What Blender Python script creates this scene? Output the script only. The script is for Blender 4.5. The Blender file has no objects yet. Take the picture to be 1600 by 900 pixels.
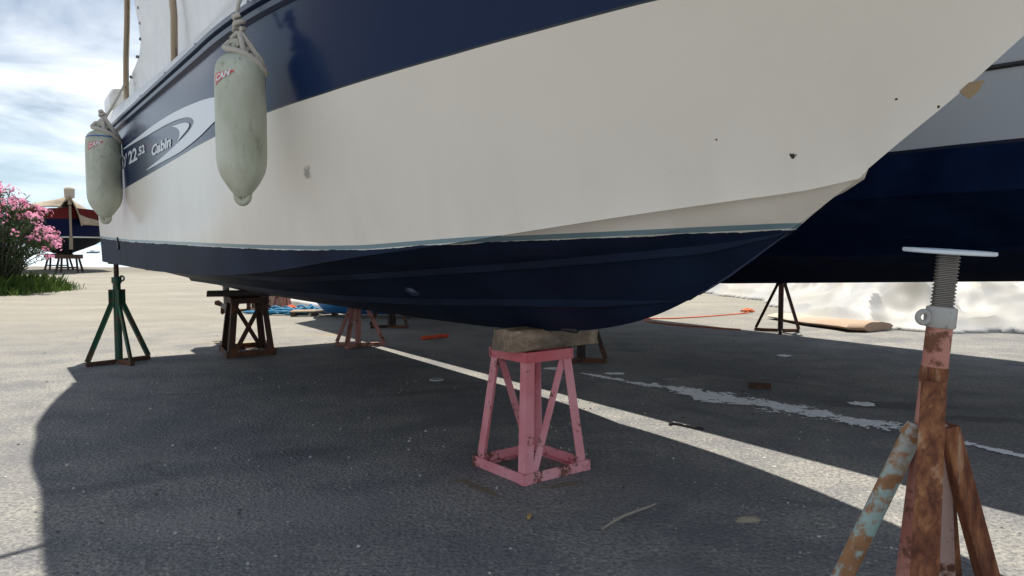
import bpy, bmesh, math, random
from mathutils import Vector, Matrix, noise
R=math.radians
random.seed(7)
scene=bpy.context.scene
C=scene.collection
# ------------------------------------------------------------------ camera
cd=bpy.data.cameras.new('camera'); cam=bpy.data.objects.new('camera',cd); C.objects.link(cam)
cd.sensor_width=36; cd.lens=36*1150/1600; cd.clip_start=.05; cd.clip_end=20000
cam.location=(0,0,1); cam.rotation_euler=(R(90-3.334),0,0)
scene.camera=cam
# ------------------------------------------------------------------ light
SUN=Vector((-.07,.36,1.0)).normalized()
SUN_EL=math.asin(SUN.z); SUN_ROT=math.atan2(SUN.x,SUN.y)
sl=bpy.data.lights.new('sun','SUN'); sl.energy=5.0; sl.angle=R(.55); sl.color=(1,.94,.83)
so=bpy.data.objects.new('sun',sl); C.objects.link(so); so.rotation_euler=SUN.to_track_quat('Z','Y').to_euler(); so.location=(0,6,20)
scene.view_settings.view_transform='Standard'; scene.view_settings.look='None'
scene.view_settings.exposure=.74; scene.view_settings.gamma=1
SKY_STRENGTH=.052
w=bpy.data.worlds.new('World'); scene.world=w; w.use_nodes=True
nt=w.node_tree; nt.nodes.clear()
def N(nt,t,**k):
    n=nt.nodes.new(t)
    for a,b in k.items():
        if a in n.inputs.keys() and not hasattr(n,a): n.inputs[a].default_value=b
        else: setattr(n,a,b)
    return n
out=N(nt,'ShaderNodeOutputWorld'); bg=N(nt,'ShaderNodeBackground'); bg.inputs['Strength'].default_value=SKY_STRENGTH
sky=N(nt,'ShaderNodeTexSky'); sky.sky_type='NISHITA'; sky.sun_disc=False; sky.sun_elevation=SUN_EL; sky.sun_rotation=SUN_ROT
sky.air_density=1.0; sky.dust_density=.6; sky.ozone_density=1.6
tc=N(nt,'ShaderNodeTexCoord'); sep=N(nt,'ShaderNodeSeparateXYZ'); nt.links.new(tc.outputs['Generated'],sep.inputs[0])
# project the view direction on a flat cloud layer: (x,y)/(z+.12)
zz=N(nt,'ShaderNodeMath',operation='ADD'); nt.links.new(sep.outputs[2],zz.inputs[0]); zz.inputs[1].default_value=.10
zm=N(nt,'ShaderNodeMath',operation='MAXIMUM'); nt.links.new(zz.outputs[0],zm.inputs[0]); zm.inputs[1].default_value=.03
dx=N(nt,'ShaderNodeMath',operation='DIVIDE'); nt.links.new(sep.outputs[0],dx.inputs[0]); nt.links.new(zm.outputs[0],dx.inputs[1])
dy=N(nt,'ShaderNodeMath',operation='DIVIDE'); nt.links.new(sep.outputs[1],dy.inputs[0]); nt.links.new(zm.outputs[0],dy.inputs[1])
cmb=N(nt,'ShaderNodeCombineXYZ'); nt.links.new(dx.outputs[0],cmb.inputs[0]); nt.links.new(dy.outputs[0],cmb.inputs[1])
mp=N(nt,'ShaderNodeMapping'); mp.inputs['Scale'].default_value=(.75,.70,1); mp.inputs['Rotation'].default_value=(0,0,R(16)); mp.inputs['Location'].default_value=(3.1,1.35,0)
nt.links.new(cmb.outputs[0],mp.inputs[0])
cn=N(nt,'ShaderNodeTexNoise'); cn.inputs['Scale'].default_value=1.5; cn.inputs['Detail'].default_value=7; cn.inputs['Roughness'].default_value=.58; cn.inputs['Distortion'].default_value=.5
nt.links.new(mp.outputs[0],cn.inputs['Vector'])
cr=N(nt,'ShaderNodeValToRGB'); cr.color_ramp.elements[0].position=.33; cr.color_ramp.elements[1].position=.57
cr.color_ramp.elements[0].color=(.10,.10,.10,1); cr.color_ramp.elements[1].color=(.93,.93,.93,1)
nt.links.new(cn.outputs['Fac'],cr.inputs[0])
mix=N(nt,'ShaderNodeMix',data_type='RGBA'); elv=N(nt,'ShaderNodeMapRange'); elv.inputs['From Min'].default_value=.42; elv.inputs['From Max'].default_value=.72; elv.inputs['To Min'].default_value=1; elv.inputs['To Max'].default_value=.12; nt.links.new(sep.outputs[2],elv.inputs['Value'])
cmul=N(nt,'ShaderNodeMath',operation='MULTIPLY'); nt.links.new(cr.outputs[0],cmul.inputs[0]); nt.links.new(elv.outputs[0],cmul.inputs[1])
nt.links.new(cmul.outputs[0],mix.inputs[0]); nt.links.new(sky.outputs[0],mix.inputs[6]); mix.inputs[7].default_value=(13.6,14.4,15.2,1)
hz=N(nt,'ShaderNodeMapRange'); hz.inputs['From Min'].default_value=-.01; hz.inputs['From Max'].default_value=.17; hz.inputs['To Min'].default_value=.93; hz.inputs['To Max'].default_value=0; nt.links.new(sep.outputs[2],hz.inputs['Value'])
hmix=N(nt,'ShaderNodeMix',data_type='RGBA'); nt.links.new(hz.outputs[0],hmix.inputs[0]); nt.links.new(mix.outputs[2],hmix.inputs[6]); hmix.inputs[7].default_value=(8.2,10.9,13.2,1)
nt.links.new(hmix.outputs[2],bg.inputs[0]); nt.links.new(bg.outputs[0],out.inputs[0])
try: scene.cycles.max_bounces=8
except Exception: pass

# ------------------------------------------------------------------ helpers
class MB:
    def __init__(s): s.v=[]; s.f=[]
    def add(s,vs,fs):
        o=len(s.v); s.v+=[tuple(v) for v in vs]; s.f+=[tuple(i+o for i in f) for f in fs]
    def box(s,c,size,rot=None):
        m=rot if rot is not None else Matrix.Identity(3)
        vs=[]
        for x in(-.5,.5):
            for y in(-.5,.5):
                for z in(-.5,.5): vs.append(Vector(c)+m@Vector((x*size[0],y*size[1],z*size[2])))
        s.add(vs,[(0,1,3,2),(4,6,7,5),(0,4,5,1),(2,3,7,6),(0,2,6,4),(1,5,7,3)])
    def prof(s,p0,p1,prof,xd,scale1=1.0,closed=True):
        p0,p1=Vector(p0),Vector(p1); z=(p1-p0).normalized(); x=Vector(xd); x=(x-z*x.dot(z)).normalized(); y=z.cross(x)
        n=len(prof); vs=[p0+x*a+y*b for a,b in prof]+[p1+x*a*scale1+y*b*scale1 for a,b in prof]
        fs=[(i,(i+1)%n,n+(i+1)%n,n+i) for i in range(n)]+[tuple(range(n-1,-1,-1)),tuple(range(n,2*n))]
        s.add(vs,fs)
    def bar(s,p0,p1,w,h,xd=(0,0,1),scale1=1.0):
        s.prof(p0,p1,[(-h/2,-w/2),(h/2,-w/2),(h/2,w/2),(-h/2,w/2)],xd,scale1)
    def angle(s,p0,p1,a,t,xd,scale1=1.0,flip=1):
        # L section: corner at the axis, one flange along xd, the other square to it
        pr=[(0,0),(a,0),(a,t),(t,t),(t,a),(0,a)]
        pr=[(x,y*flip) for x,y in pr]
        if flip<0: pr=pr[::-1]
        s.prof(p0,p1,pr,xd,scale1)
    def tube(s,path,r,seg=8,cap=True):
        path=[Vector(p) for p in path]; n=len(path); rr=r if isinstance(r,(list,tuple)) else [r]*n
        up=None; rings=[]
        for i,p in enumerate(path):
            d=(path[min(i+1,n-1)]-path[max(i-1,0)]).normalized()
            if up is None:
                up=Vector((0,0,1)) if abs(d.z)<.9 else Vector((1,0,0))
            a=(up-d*up.dot(d))
            if a.length<1e-5: a=Vector((1,0,0))-d*d.x
            a.normalize(); b=d.cross(a); up=a
            rings.append([p+(a*math.cos(2*math.pi*k/seg)+b*math.sin(2*math.pi*k/seg))*rr[i] for k in range(seg)])
        vs=[v for r_ in rings for v in r_]
        fs=[(i*seg+k,i*seg+(k+1)%seg,(i+1)*seg+(k+1)%seg,(i+1)*seg+k) for i in range(n-1) for k in range(seg)]
        if cap: fs+= [tuple(range(seg-1,-1,-1)),tuple((n-1)*seg+k for k in range(seg))]
        s.add(vs,fs)
    def lathe(s,p0,axis,prof,seg=24):
        # prof: (distance along the axis, radius)
        p0=Vector(p0); ax=Vector(axis).normalized()
        s_pts=[p0+ax*a for a,_ in prof]; a=Vector((1,0,0)) if abs(ax.x)<.8 else Vector((0,1,0)); a=(a-ax*a.dot(ax)).normalized(); b=ax.cross(a)
        n=len(prof); vs=[]
        for (d,r),p in zip(prof,s_pts): vs+=[p+(a*math.cos(2*math.pi*k/seg)+b*math.sin(2*math.pi*k/seg))*max(r,1e-4) for k in range(seg)]
        fs=[(i*seg+k,i*seg+(k+1)%seg,(i+1)*seg+(k+1)%seg,(i+1)*seg+k) for i in range(n-1) for k in range(seg)]
        fs+=[tuple(range(seg-1,-1,-1)),tuple((n-1)*seg+k for k in range(seg))]
        s.add(vs,fs)
    def build(s,name,mat,parent=None,smooth=None,bevel=0,recalc=True):
        me=bpy.data.meshes.new(name); me.from_pydata(s.v,[],s.f); me.update()
        if recalc:
            bm=bmesh.new(); bm.from_mesh(me); bmesh.ops.recalc_face_normals(bm,faces=bm.faces); bm.to_mesh(me); bm.free()
        o=bpy.data.objects.new(name,me); C.objects.link(o)
        if mat: me.materials.append(mat)
        if parent: o.parent=parent
        if smooth:
            me.polygons.foreach_set('use_smooth',[True]*len(me.polygons))
            me.set_sharp_from_angle(angle=R(smooth))
        if bevel:
            b=o.modifiers.new('bevel','BEVEL'); b.width=bevel; b.segments=2; b.limit_method='ANGLE'
        return o
def empty(name,label,cat,loc=(0,0,0),rz=0,group=None):
    o=bpy.data.objects.new(name,None); C.objects.link(o); o.location=loc; o.rotation_euler=(0,0,rz); o.empty_display_size=.2
    o['label']=label; o['category']=cat
    if group: o['group']=group
    return o
def tag(o,label=None,cat=None,group=None,kind=None):
    if label: o['label']=label
    if cat: o['category']=cat
    if group: o['group']=group
    if kind: o['kind']=kind
    return o

# ------------------------------------------------------------------ materials
def mat(name,col,rough=.5,metal=0.0,spec=.5,coat=0):
    m=bpy.data.materials.new(name); m.use_nodes=True
    b=m.node_tree.nodes['Principled BSDF']
    b.inputs['Base Color'].default_value=(*col,1); b.inputs['Roughness'].default_value=rough; b.inputs['Metallic'].default_value=metal
    b.inputs['Specular IOR Level'].default_value=spec; b.inputs['Coat Weight'].default_value=coat
    return m
def L(m,a,b): m.node_tree.links.new(a,b)
def B(m): return m.node_tree.nodes['Principled BSDF']
def nz(m,scale,detail=4,rough=.55,vec=None,stretch=None,dist=0):
    t=m.node_tree; n=N(t,'ShaderNodeTexNoise'); n.inputs['Scale'].default_value=scale; n.inputs['Detail'].default_value=detail; n.inputs['Roughness'].default_value=rough; n.inputs['Distortion'].default_value=dist
    if vec is None:
        vec=N(t,'ShaderNodeTexCoord').outputs['Object']
    if stretch:
        mp=N(t,'ShaderNodeMapping'); mp.inputs['Scale'].default_value=stretch; t.links.new(vec,mp.inputs[0]); vec=mp.outputs[0]
    t.links.new(vec,n.inputs['Vector']); return n.outputs['Fac']
def ramp(m,fac,stops):
    t=m.node_tree; r=N(t,'ShaderNodeValToRGB'); e=r.color_ramp.elements
    while len(e)<len(stops): e.new(.5)
    for x,(p,c) in zip(e,stops):
        x.position=p; x.color=(*c,1) if len(c)==3 else c
    t.links.new(fac,r.inputs[0]); return r.outputs[0]
def g3(v): return (v,v,v)
def mixc(m,fac,a,b,bt='MIX'):
    t=m.node_tree; n=N(t,'ShaderNodeMix',data_type='RGBA',blend_type=bt)
    for i,x in ((0,fac),(6,a),(7,b)):
        if isinstance(x,(int,float)): n.inputs[i].default_value=x
        elif isinstance(x,tuple): n.inputs[i].default_value=(*x,1)
        else: t.links.new(x,n.inputs[i])
    return n.outputs[2]
def mth(m,op,a,b=None,c=None):
    t=m.node_tree; n=N(t,'ShaderNodeMath',operation=op)
    for i,x in enumerate((a,b,c)):
        if x is None: continue
        if isinstance(x,(int,float)): n.inputs[i].default_value=x
        else: t.links.new(x,n.inputs[i])
    return n.outputs[0]
def bump(m,h,strength=.3,dist=.01):
    n=N(m.node_tree,'ShaderNodeBump'); n.inputs['Strength'].default_value=strength; n.inputs['Distance'].default_value=dist
    L(m,h,n.inputs['Height']); L(m,n.outputs[0],B(m).inputs['Normal'])
def worn(name,col,col2,rust=.35,rough=.6,scale=9,rcol=((.06,.022,.012),(.20,.075,.03))):
    """painted steel with rust showing through"""
    m=mat(name,col,rough)
    a=nz(m,scale,6,.65); base=mixc(m,ramp(m,nz(m,scale*.35,3),[(.35,g3(0)),(.65,g3(1))]),col,col2)
    rc=mixc(m,nz(m,scale*3,4),rcol[0],rcol[1])
    a=mth(m,'ADD',mth(m,'MULTIPLY',a,.62),mth(m,'MULTIPLY',nz(m,scale*4.5,4,.6),.38))
    th=.5+(.5-rust)*.42
    sz=N(m.node_tree,'ShaderNodeSeparateXYZ'); L(m,N(m.node_tree,'ShaderNodeTexCoord').outputs['Object'],sz.inputs[0]); a=mth(m,'ADD',a,ramp(m,sz.outputs[2],[(.0,g3(.05)),(.10,g3(0))]))
    mask=ramp(m,a,[(th-.012,g3(0)),(th+.05,g3(1))])
    L(m,mixc(m,mask,base,rc),B(m).inputs['Base Color'])
    L(m,ramp(m,a,[(0,g3(rough-.08)),(1,g3(min(.95,rough+.25)))]),B(m).inputs['Roughness'])
    bump(m,nz(m,scale*5,4),.35,.004)
    return m
M={}
M['pink']=worn('pink_paint',(.62,.19,.22),(.74,.34,.38),.33,.5,9)
M['red']=worn('red_paint',(.58,.115,.135),(.62,.22,.25),.26,.5,8)
M['rust']=worn('rusty_steel',(.20,.075,.035),(.12,.042,.022),.45,.8,12,((.05,.018,.012),(.24,.10,.04)))
def rusty(name,dark,mid_,light,pale,palek,stretch):
    m=mat(name,mid_,.85,spec=.3); t=m.node_tree; oc=N(t,'ShaderNodeTexCoord').outputs['Object']
    a=nz(m,12,7,.7,oc,stretch,.4); b_=nz(m,70,4,.65,oc,(1,1,.16)); c=nz(m,6,5,.65,oc,stretch)
    col=ramp(m,a,[(.30,dark),(.48,mid_),(.66,light)])
    col=mixc(m,ramp(m,b_,[(.38,g3(.55)),(.52,g3(0))]),col,dark)
    col=mixc(m,ramp(m,c,[(palek-.02,g3(0)),(palek+.05,g3(.8))]),col,pale)
    L(m,col,B(m).inputs['Base Color']); bump(m,mth(m,'ADD',a,mth(m,'MULTIPLY',b_,.6)),.6,.006); return m
M['rustleg']=rusty('streaked_rust',(.060,.023,.015),(.17,.062,.030),(.33,.145,.065),(.40,.26,.17),.62,(2.6,2.6,.55))
M['rustpink']=worn('rust_pink_paint',(.34,.115,.085),(.50,.25,.20),.40,.7,11,((.07,.028,.018),(.22,.085,.04)))
M['palepink']=worn('pale_pink_paint',(.50,.36,.32),(.42,.28,.24),.42,.6,10)
M['teal']=worn('teal_paint',(.27,.41,.39),(.42,.33,.28),.50,.75,10,((.16,.07,.035),(.42,.22,.10)))
M['brown']=worn('brown_steel',(.045,.024,.016),(.075,.035,.022),.4,.8,10)
M['darkbrown']=worn('dark_steel',(.025,.017,.016),(.05,.024,.02),.4,.8,10)
M['green']=worn('green_paint',(.014,.085,.042),(.010,.045,.03),.40,.55,9)
M['jackpink']=worn('faded_jack_pink',(.42,.20,.17),(.34,.15,.12),.38,.65,9)
M['zinc']=worn('zinc_steel',(.42,.41,.39),(.32,.31,.29),.42,.5,16,((.10,.08,.065),(.22,.17,.13)))
M['thread']=mat('thread_steel',(.22,.20,.185),.42,.85)
M['plate']=mat('plate_paint',(.60,.64,.68),.5)
L(M['plate'],ramp(M['plate'],nz(M['plate'],9,3),[(.56,(.60,.66,.72)),(.66,(.12,.25,.52))]),B(M['plate']).inputs['Base Color'])
m=M['steel']=mat('stainless_steel',(.34,.27,.20),.25,1.0)
m=M['timber']=mat('old_timber',(.2,.14,.09),.85)
tv=N(m.node_tree,'ShaderNodeTexCoord').outputs['Object']
gr=nz(m,13,6,.7,tv,(.55,1.3,1.3),1.4)
L(m,mixc(m,ramp(m,nz(m,4,3,.5,tv),[(.4,g3(0)),(.62,g3(.7))]),ramp(m,gr,[(.3,(.09,.06,.04)),(.46,(.30,.215,.145)),(.66,(.50,.39,.28))]),(.12,.095,.08)),B(m).inputs['Base Color']); bump(m,gr,.9,.012)
m=M['darktimber']=mat('dark_timber',(.05,.035,.03),.85); gr=nz(m,14,5,.6,None,(.25,2,2)); L(m,ramp(m,gr,[(.3,(.022,.016,.014)),(.7,(.075,.05,.04))]),B(m).inputs['Base Color']); bump(m,gr,.6,.008)
m=M['fender']=mat('fender_vinyl',(.36,.40,.34),.5)
tv=N(m.node_tree,'ShaderNodeTexCoord').outputs['Object']
s1=nz(m,7,5,.6,tv,(1,1,.35)); s2=nz(m,45,3,.7,tv,(1,1,.45)); s3=nz(m,3,3,.5,tv)
c1=ramp(m,s1,[(.35,(.36,.385,.29)),(.6,(.51,.53,.44))]); c1=mixc(m,ramp(m,s3,[(.45,g3(0)),(.68,g3(.75))]),c1,(.26,.25,.175))
sp=mth(m,'MULTIPLY',ramp(m,s2,[(.55,g3(0)),(.66,g3(1))]),ramp(m,nz(m,5,2,.5,tv),[(.48,g3(0)),(.62,g3(.6))]))
L(m,mixc(m,sp,c1,(.13,.14,.11)),B(m).inputs['Base Color']); bump(m,s2,.12,.003)
m=M['rope']=mat('old_rope',(.55,.52,.46),.9)
wv=N(m.node_tree,'ShaderNodeTexWave'); wv.inputs['Scale'].default_value=70; wv.inputs['Distortion'].default_value=1.5; wv.bands_direction='DIAGONAL'; L(m,N(m.node_tree,'ShaderNodeTexCoord').outputs['Object'],wv.inputs['Vector'])
L(m,ramp(m,wv.outputs['Fac'],[(0,(.36,.33,.27)),(.6,(.66,.62,.55))]),B(m).inputs['Base Color']); bump(m,wv.outputs['Fac'],.6,.004)
M['decalred']=mat('red_print',(.60,.08,.07),.5); M['decalwhite']=mat('white_print',(.66,.69,.72),.28)
M['decalblue']=mat('blue_print',(.06,.12,.4),.5)
M['navydecal']=mat('navy_print',(.014,.05,.115),.25)
m=M['gel']=mat('white_gelcoat',(.72,.71,.69),.28)
L(m,ramp(m,nz(m,3,5),[(.35,(.64,.63,.60)),(.6,(.75,.74,.72))]),B(m).inputs['Base Color'])
m=M['canvas']=mat('white_canvas',(.74,.74,.74),.8); cvn=nz(m,5,4,.5); L(m,ramp(m,cvn,[(.3,(.78,.79,.81)),(.7,(.87,.88,.89))]),B(m).inputs['Base Color']); bump(m,cvn,.35,.05)
M['navyrub']=mat('navy_rubber',(.018,.032,.075),.33)
M['black']=mat('black_plastic',(.012,.012,.014),.45)
M['snap']=mat('snap_metal',(.16,.16,.17),.4,.7)
M['window']=mat('dark_window',(.02,.025,.03),.06)

# hull paint: the paint lines follow per-vertex heights above the waterline and above the band line
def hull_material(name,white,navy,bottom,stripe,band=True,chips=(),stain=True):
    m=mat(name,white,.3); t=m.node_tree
    oc=N(t,'ShaderNodeTexCoord').outputs['Object']
    aw=N(t,'ShaderNodeAttribute',attribute_name='above_waterline').outputs['Fac']
    ab=N(t,'ShaderNodeAttribute',attribute_name='above_band').outputs['Fac']
    dirt=nz(m,2.2,6,.6,oc,(1,1,1.0)); fine=nz(m,60,3,.6,oc)
    wcol=ramp(m,dirt,[(.30,tuple(c*.955 for c in white)),(.62,white)])
    if stain:
        low=ramp(m,aw,[(.0,g3(1)),(.22,g3(.35)),(.5,g3(0))])
        strk=mth(m,'MULTIPLY',low,ramp(m,nz(m,3.0,5,.6,oc,(2.4,1,.5)),[(.42,g3(0)),(.75,g3(.28))]))
        wcol=mixc(m,strk,wcol,(.50,.42,.31))
        spots=ramp(m,nz(m,26,2,.5,oc),[(.775,g3(0)),(.80,g3(.5))]); wcol=mixc(m,spots,wcol,(.22,.19,.15))
    for (cx,cy,cz,r,k) in chips:
        d=N(t,'ShaderNodeVectorMath',operation='DISTANCE'); L(m,oc,d.inputs[0]); d.inputs[1].default_value=(cx,cy,cz)
        dd=mth(m,'ADD',d.outputs['Value'],mth(m,'MULTIPLY',mth(m,'SUBTRACT',nz(m,90,3,.5,oc),.5),r*1.6))
        f=ramp(m,mth(m,'DIVIDE',dd,r*2),[(.30,g3(k)),(.62 if k<.9 else .38,g3(0))]); wcol=mixc(m,f,wcol,(.03,.028,.026))
    # ragged line between the boot stripe and the bottom paint
    rag=mth(m,'ADD',aw,mth(m,'MULTIPLY',mth(m,'SUBTRACT',nz(m,7,4,.7,oc,(1,1,.2)),.5),.022)) if stain else mth(m,'ADD',aw,0)
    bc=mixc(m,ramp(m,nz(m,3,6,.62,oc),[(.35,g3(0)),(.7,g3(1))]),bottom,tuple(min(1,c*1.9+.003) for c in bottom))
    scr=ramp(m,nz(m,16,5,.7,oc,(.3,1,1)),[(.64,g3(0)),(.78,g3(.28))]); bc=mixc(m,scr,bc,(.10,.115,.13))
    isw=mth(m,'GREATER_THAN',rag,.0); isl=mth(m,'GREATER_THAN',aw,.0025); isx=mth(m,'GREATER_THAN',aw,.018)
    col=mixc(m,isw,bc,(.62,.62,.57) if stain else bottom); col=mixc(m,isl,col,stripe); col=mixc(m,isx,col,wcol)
    rg=mixc(m,isl,(.62,.62,.62) if stain else (.9,.9,.9),(.24,.24,.24))
    if band:
        isb=mth(m,'GREATER_THAN',ab,0); edge=mth(m,'GREATER_THAN',ab,-.006)
        col=mixc(m,edge,col,(.03,.04,.055)); col=mixc(m,isb,col,navy)
        rg=mixc(m,isb,rg,mixc(m,nz(m,4,4,.6,oc),(.13,.13,.13),(.22,.22,.22)))
    sg=mixc(m,isl,(.12,.12,.12) if stain else (.03,.03,.03),(.40,.40,.40))
    if band: sg=mixc(m,isb,sg,(.22,.22,.22))
    L(m,sg,B(m).inputs['Specular IOR Level'])
    L(m,col,B(m).inputs['Base Color']); L(m,rg,B(m).inputs['Roughness'])
    bump(m,mth(m,'ADD',nz(m,1.3,2,.4,oc),mth(m,'MULTIPLY',fine,.004)),.05,.05)
    return m

# ------------------------------------------------------------------ ground, sea
def ground_material():
    m=mat('yard_ground',(.25,.24,.22),.92,spec=.3); t=m.node_tree
    oc=N(t,'ShaderNodeTexCoord').outputs['Object']; sp=N(t,'ShaderNodeSeparateXYZ'); L(m,oc,sp.inputs[0])
    big=nz(m,.42,5,.6,oc); mid=nz(m,2.4,6,.65,oc); fine=nz(m,55,4,.7,oc)
    asp=mixc(m,ramp(m,big,[(.35,g3(0)),(.65,g3(1))]),(.245,.238,.222),(.345,.333,.30))
    asp=mixc(m,ramp(m,nz(m,.85,5,.65,oc,(1,1.5,1)),[(.40,g3(.6)),(.52,g3(0))]),asp,(.165,.165,.17))
    asp=mixc(m,ramp(m,mid,[(.38,g3(.75)),(.56,g3(0))]),asp,(.155,.158,.168))
    asp=mixc(m,ramp(m,fine,[(.38,g3(.85)),(.58,g3(0))]),asp,(.10,.10,.11))
    v=N(t,'ShaderNodeTexVoronoi'); v.inputs['Scale'].default_value=70; v.inputs['Randomness'].default_value=1; L(m,oc,v.inputs['Vector'])
    vs=N(t,'ShaderNodeSeparateColor'); L(m,v.outputs['Color'],vs.inputs[0])
    pick=mth(m,'GREATER_THAN',vs.outputs[0],.62); near=mth(m,'LESS_THAN',v.outputs['Distance'],mth(m,'MULTIPLY',vs.outputs[1],.46))
    asp=mixc(m,mth(m,'MULTIPLY',mth(m,'MULTIPLY',pick,near),ramp(m,nz(m,1.3,4,.6,oc),[(.38,g3(.25)),(.6,g3(.9))])),asp,mixc(m,vs.outputs[2],(.15,.15,.15),(.47,.45,.40)))
    v2=N(t,'ShaderNodeTexVoronoi'); v2.inputs['Scale'].default_value=21; L(m,oc,v2.inputs['Vector'])
    vs2=N(t,'ShaderNodeSeparateColor'); L(m,v2.outputs['Color'],vs2.inputs[0])
    asp=mixc(m,mth(m,'MULTIPLY',mth(m,'GREATER_THAN',vs2.outputs[0],.965),mth(m,'LESS_THAN',v2.outputs['Distance'],.16)),asp,mixc(m,vs2.outputs[1],(.07,.07,.07),(.55,.54,.5)))
    # faint cracks
    ck=N(t,'ShaderNodeTexVoronoi',feature='DISTANCE_TO_EDGE'); ck.inputs['Scale'].default_value=.55
    wob=N(t,'ShaderNodeTexNoise'); wob.inputs['Scale'].default_value=2.5; wob.inputs['Detail'].default_value=5; L(m,oc,wob.inputs['Vector'])
    va=N(t,'ShaderNodeVectorMath',operation='ADD'); L(m,oc,va.inputs[0]); sc=N(t,'ShaderNodeVectorMath',operation='SCALE'); L(m,wob.outputs['Color'],sc.inputs[0]); sc.inputs['Scale'].default_value=.5; L(m,sc.outputs[0],va.inputs[1]); L(m,va.outputs[0],ck.inputs['Vector'])
    asp=mixc(m,mth(m,'MULTIPLY',ramp(m,ck.outputs['Distance'],[(.002,g3(.7)),(.009,g3(0))]),ramp(m,nz(m,1.1,3,.5,oc),[(.52,g3(0)),(.62,g3(.7))])),asp,(.10,.10,.10))
    # sand drifted over the asphalt away from the boats
    sand=mixc(m,nz(m,9,5,.7,oc),(.225,.21,.175),(.335,.312,.26)); sand=mixc(m,ramp(m,nz(m,1.0,5,.65,oc,(.6,1.9,1)),[(.36,g3(.6)),(.56,g3(0))]),sand,(.17,.158,.13))
    sand=mixc(m,ramp(m,fine,[(.34,g3(.6)),(.5,g3(0))]),sand,(.18,.165,.135))
    vg=ramp(m,nz(m,.5,4,.6,oc,(1,1.6,1)),[(.42,g3(0)),(.6,g3(.55))]); sand=mixc(m,vg,sand,(.205,.197,.172))
    bank=N(t,'ShaderNodeMapRange'); bank.inputs['From Min'].default_value=25.5; bank.inputs['From Max'].default_value=30; L(m,mth(m,'ADD',sp.outputs[1],mth(m,'MULTIPLY',mid,3)),bank.inputs['Value']); sand=mixc(m,mth(m,'MULTIPLY',bank.outputs[0],.8),sand,mixc(m,fine,(.085,.075,.06),(.22,.195,.155)))
    far=mth(m,'ADD',mth(m,'ADD',sp.outputs[1],mth(m,'MULTIPLY',sp.outputs[0],-.25)),mth(m,'MULTIPLY',mth(m,'SUBTRACT',mid,.5),5.0))
    fs=N(t,'ShaderNodeMapRange'); fs.inputs['From Min'].default_value=6.4; fs.inputs['From Max'].default_value=11.5; L(m,far,fs.inputs['Value'])
    col=mixc(m,mth(m,'MULTIPLY',fs.outputs[0],.92),asp,sand)
    # rust, soil and dark damp stains with shapes of their own
    def stain(cx,cy,rx,ry,rot,c,k,scale=5):
        nonlocal col
        mp=N(t,'ShaderNodeMapping',vector_type='TEXTURE'); mp.inputs['Location'].default_value=(cx,cy,0); mp.inputs['Rotation'].default_value=(0,0,R(rot)); mp.inputs['Scale'].default_value=(rx,ry,1)
        L(m,oc,mp.inputs[0]); ln=N(t,'ShaderNodeVectorMath',operation='LENGTH'); L(m,mp.outputs[0],ln.inputs[0])
        e=mth(m,'ADD',ln.outputs['Value'],mth(m,'MULTIPLY',mth(m,'SUBTRACT',nz(m,scale,6,.7,oc),.5),1.7))
        col=mixc(m,ramp(m,e,[(.55,g3(k)),(1.0,g3(0))]),col,c)
    stain(-.13,2.98,.19,.028,-52,(.17,.115,.065),.75,14); stain(.21,3.02,.12,.03,30,(.17,.11,.06),.55,14); stain(-.22,3.08,.06,.025,10,(.2,.14,.08),.6,20)
    stain(.86,2.63,.06,.04,20,(.56,.45,.34),.95,24)
    stain(-2.9,7.6,.45,.16,5,(.34,.26,.13),.35,7); stain(-1.9,8.2,.5,.14,0,(.34,.26,.13),.3,8)
    stain(2.35,4.55,.5,.14,-10,(.07,.07,.075),.75,6); stain(2.65,4.2,.35,.10,-10,(.075,.075,.08),.7,6); stain(1.15,4.35,.5,.08,-55,(.10,.10,.105),.5,6)
    stain(-2.2,4.9,.28,.02,10,(.08,.08,.085),.7,8); stain(-.5,5.0,.5,.08,25,(.10,.10,.105),.6,7); stain(1.2,5.46,.09,.06,0,(.36,.34,.29),.6,12)
    stain(-1.0,3.5,.35,.10,15,(.10,.10,.105),.6,5); stain(.55,2.2,.25,.12,-30,(.11,.11,.115),.5,6); stain(-1.7,3.0,.3,.07,20,(.11,.11,.115),.5,7); stain(1.9,5.4,.6,.09,-40,(.11,.11,.115),.5,6); stain(-.4,4.1,.5,.12,35,(.115,.115,.125),.5,4)
    stain(.3,1.9,.6,.35,20,(.30,.30,.30),.35,3); stain(-.9,2.7,.7,.3,10,(.29,.28,.27),.3,3)
    L(m,col,B(m).inputs['Base Color'])
    h=mth(m,'ADD',mth(m,'MULTIPLY',fine,.55),mth(m,'ADD',mth(m,'MULTIPLY',mid,.8),mth(m,'MULTIPLY',v.outputs['Distance'],-.45)))
    bump(m,h,.95,.016)
    return m
def terrain_z(x,y):
    # flat yard, a low rough bank at the beach, then down to the sea
    z=0
    if y>26: 
        b=noise.noise(Vector((x*.35,y*.35,1)))*.5+noise.noise(Vector((x*1.3,y*1.3,5)))*.25
        z=.10*b*min(1,(y-26)/5)
    yb=34.5+noise.noise(Vector((x*.12,0,3)))*1.2
    if y>yb: z-=(y-yb)*.22
    return z
ys=[-40,-20,-8,-2,0,1,2,3,4,5,6,8,10,13,16,20,24]+[26+.5*i for i in range(24)]+[39,42,46,52]
xs=[-400,-200,-120,-80,-60,-50]+[-40+.75*i for i in range(80)]+[22,30,45,70,120,250,400]
mb=MB()
vs=[(x,y,terrain_z(x,y)) for y in ys for x in xs]; nx=len(xs)
mb.add(vs,[(j*nx+i,j*nx+i+1,(j+1)*nx+i+1,(j+1)*nx+i) for j in range(len(ys)-1) for i in range(nx-1)])
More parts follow.
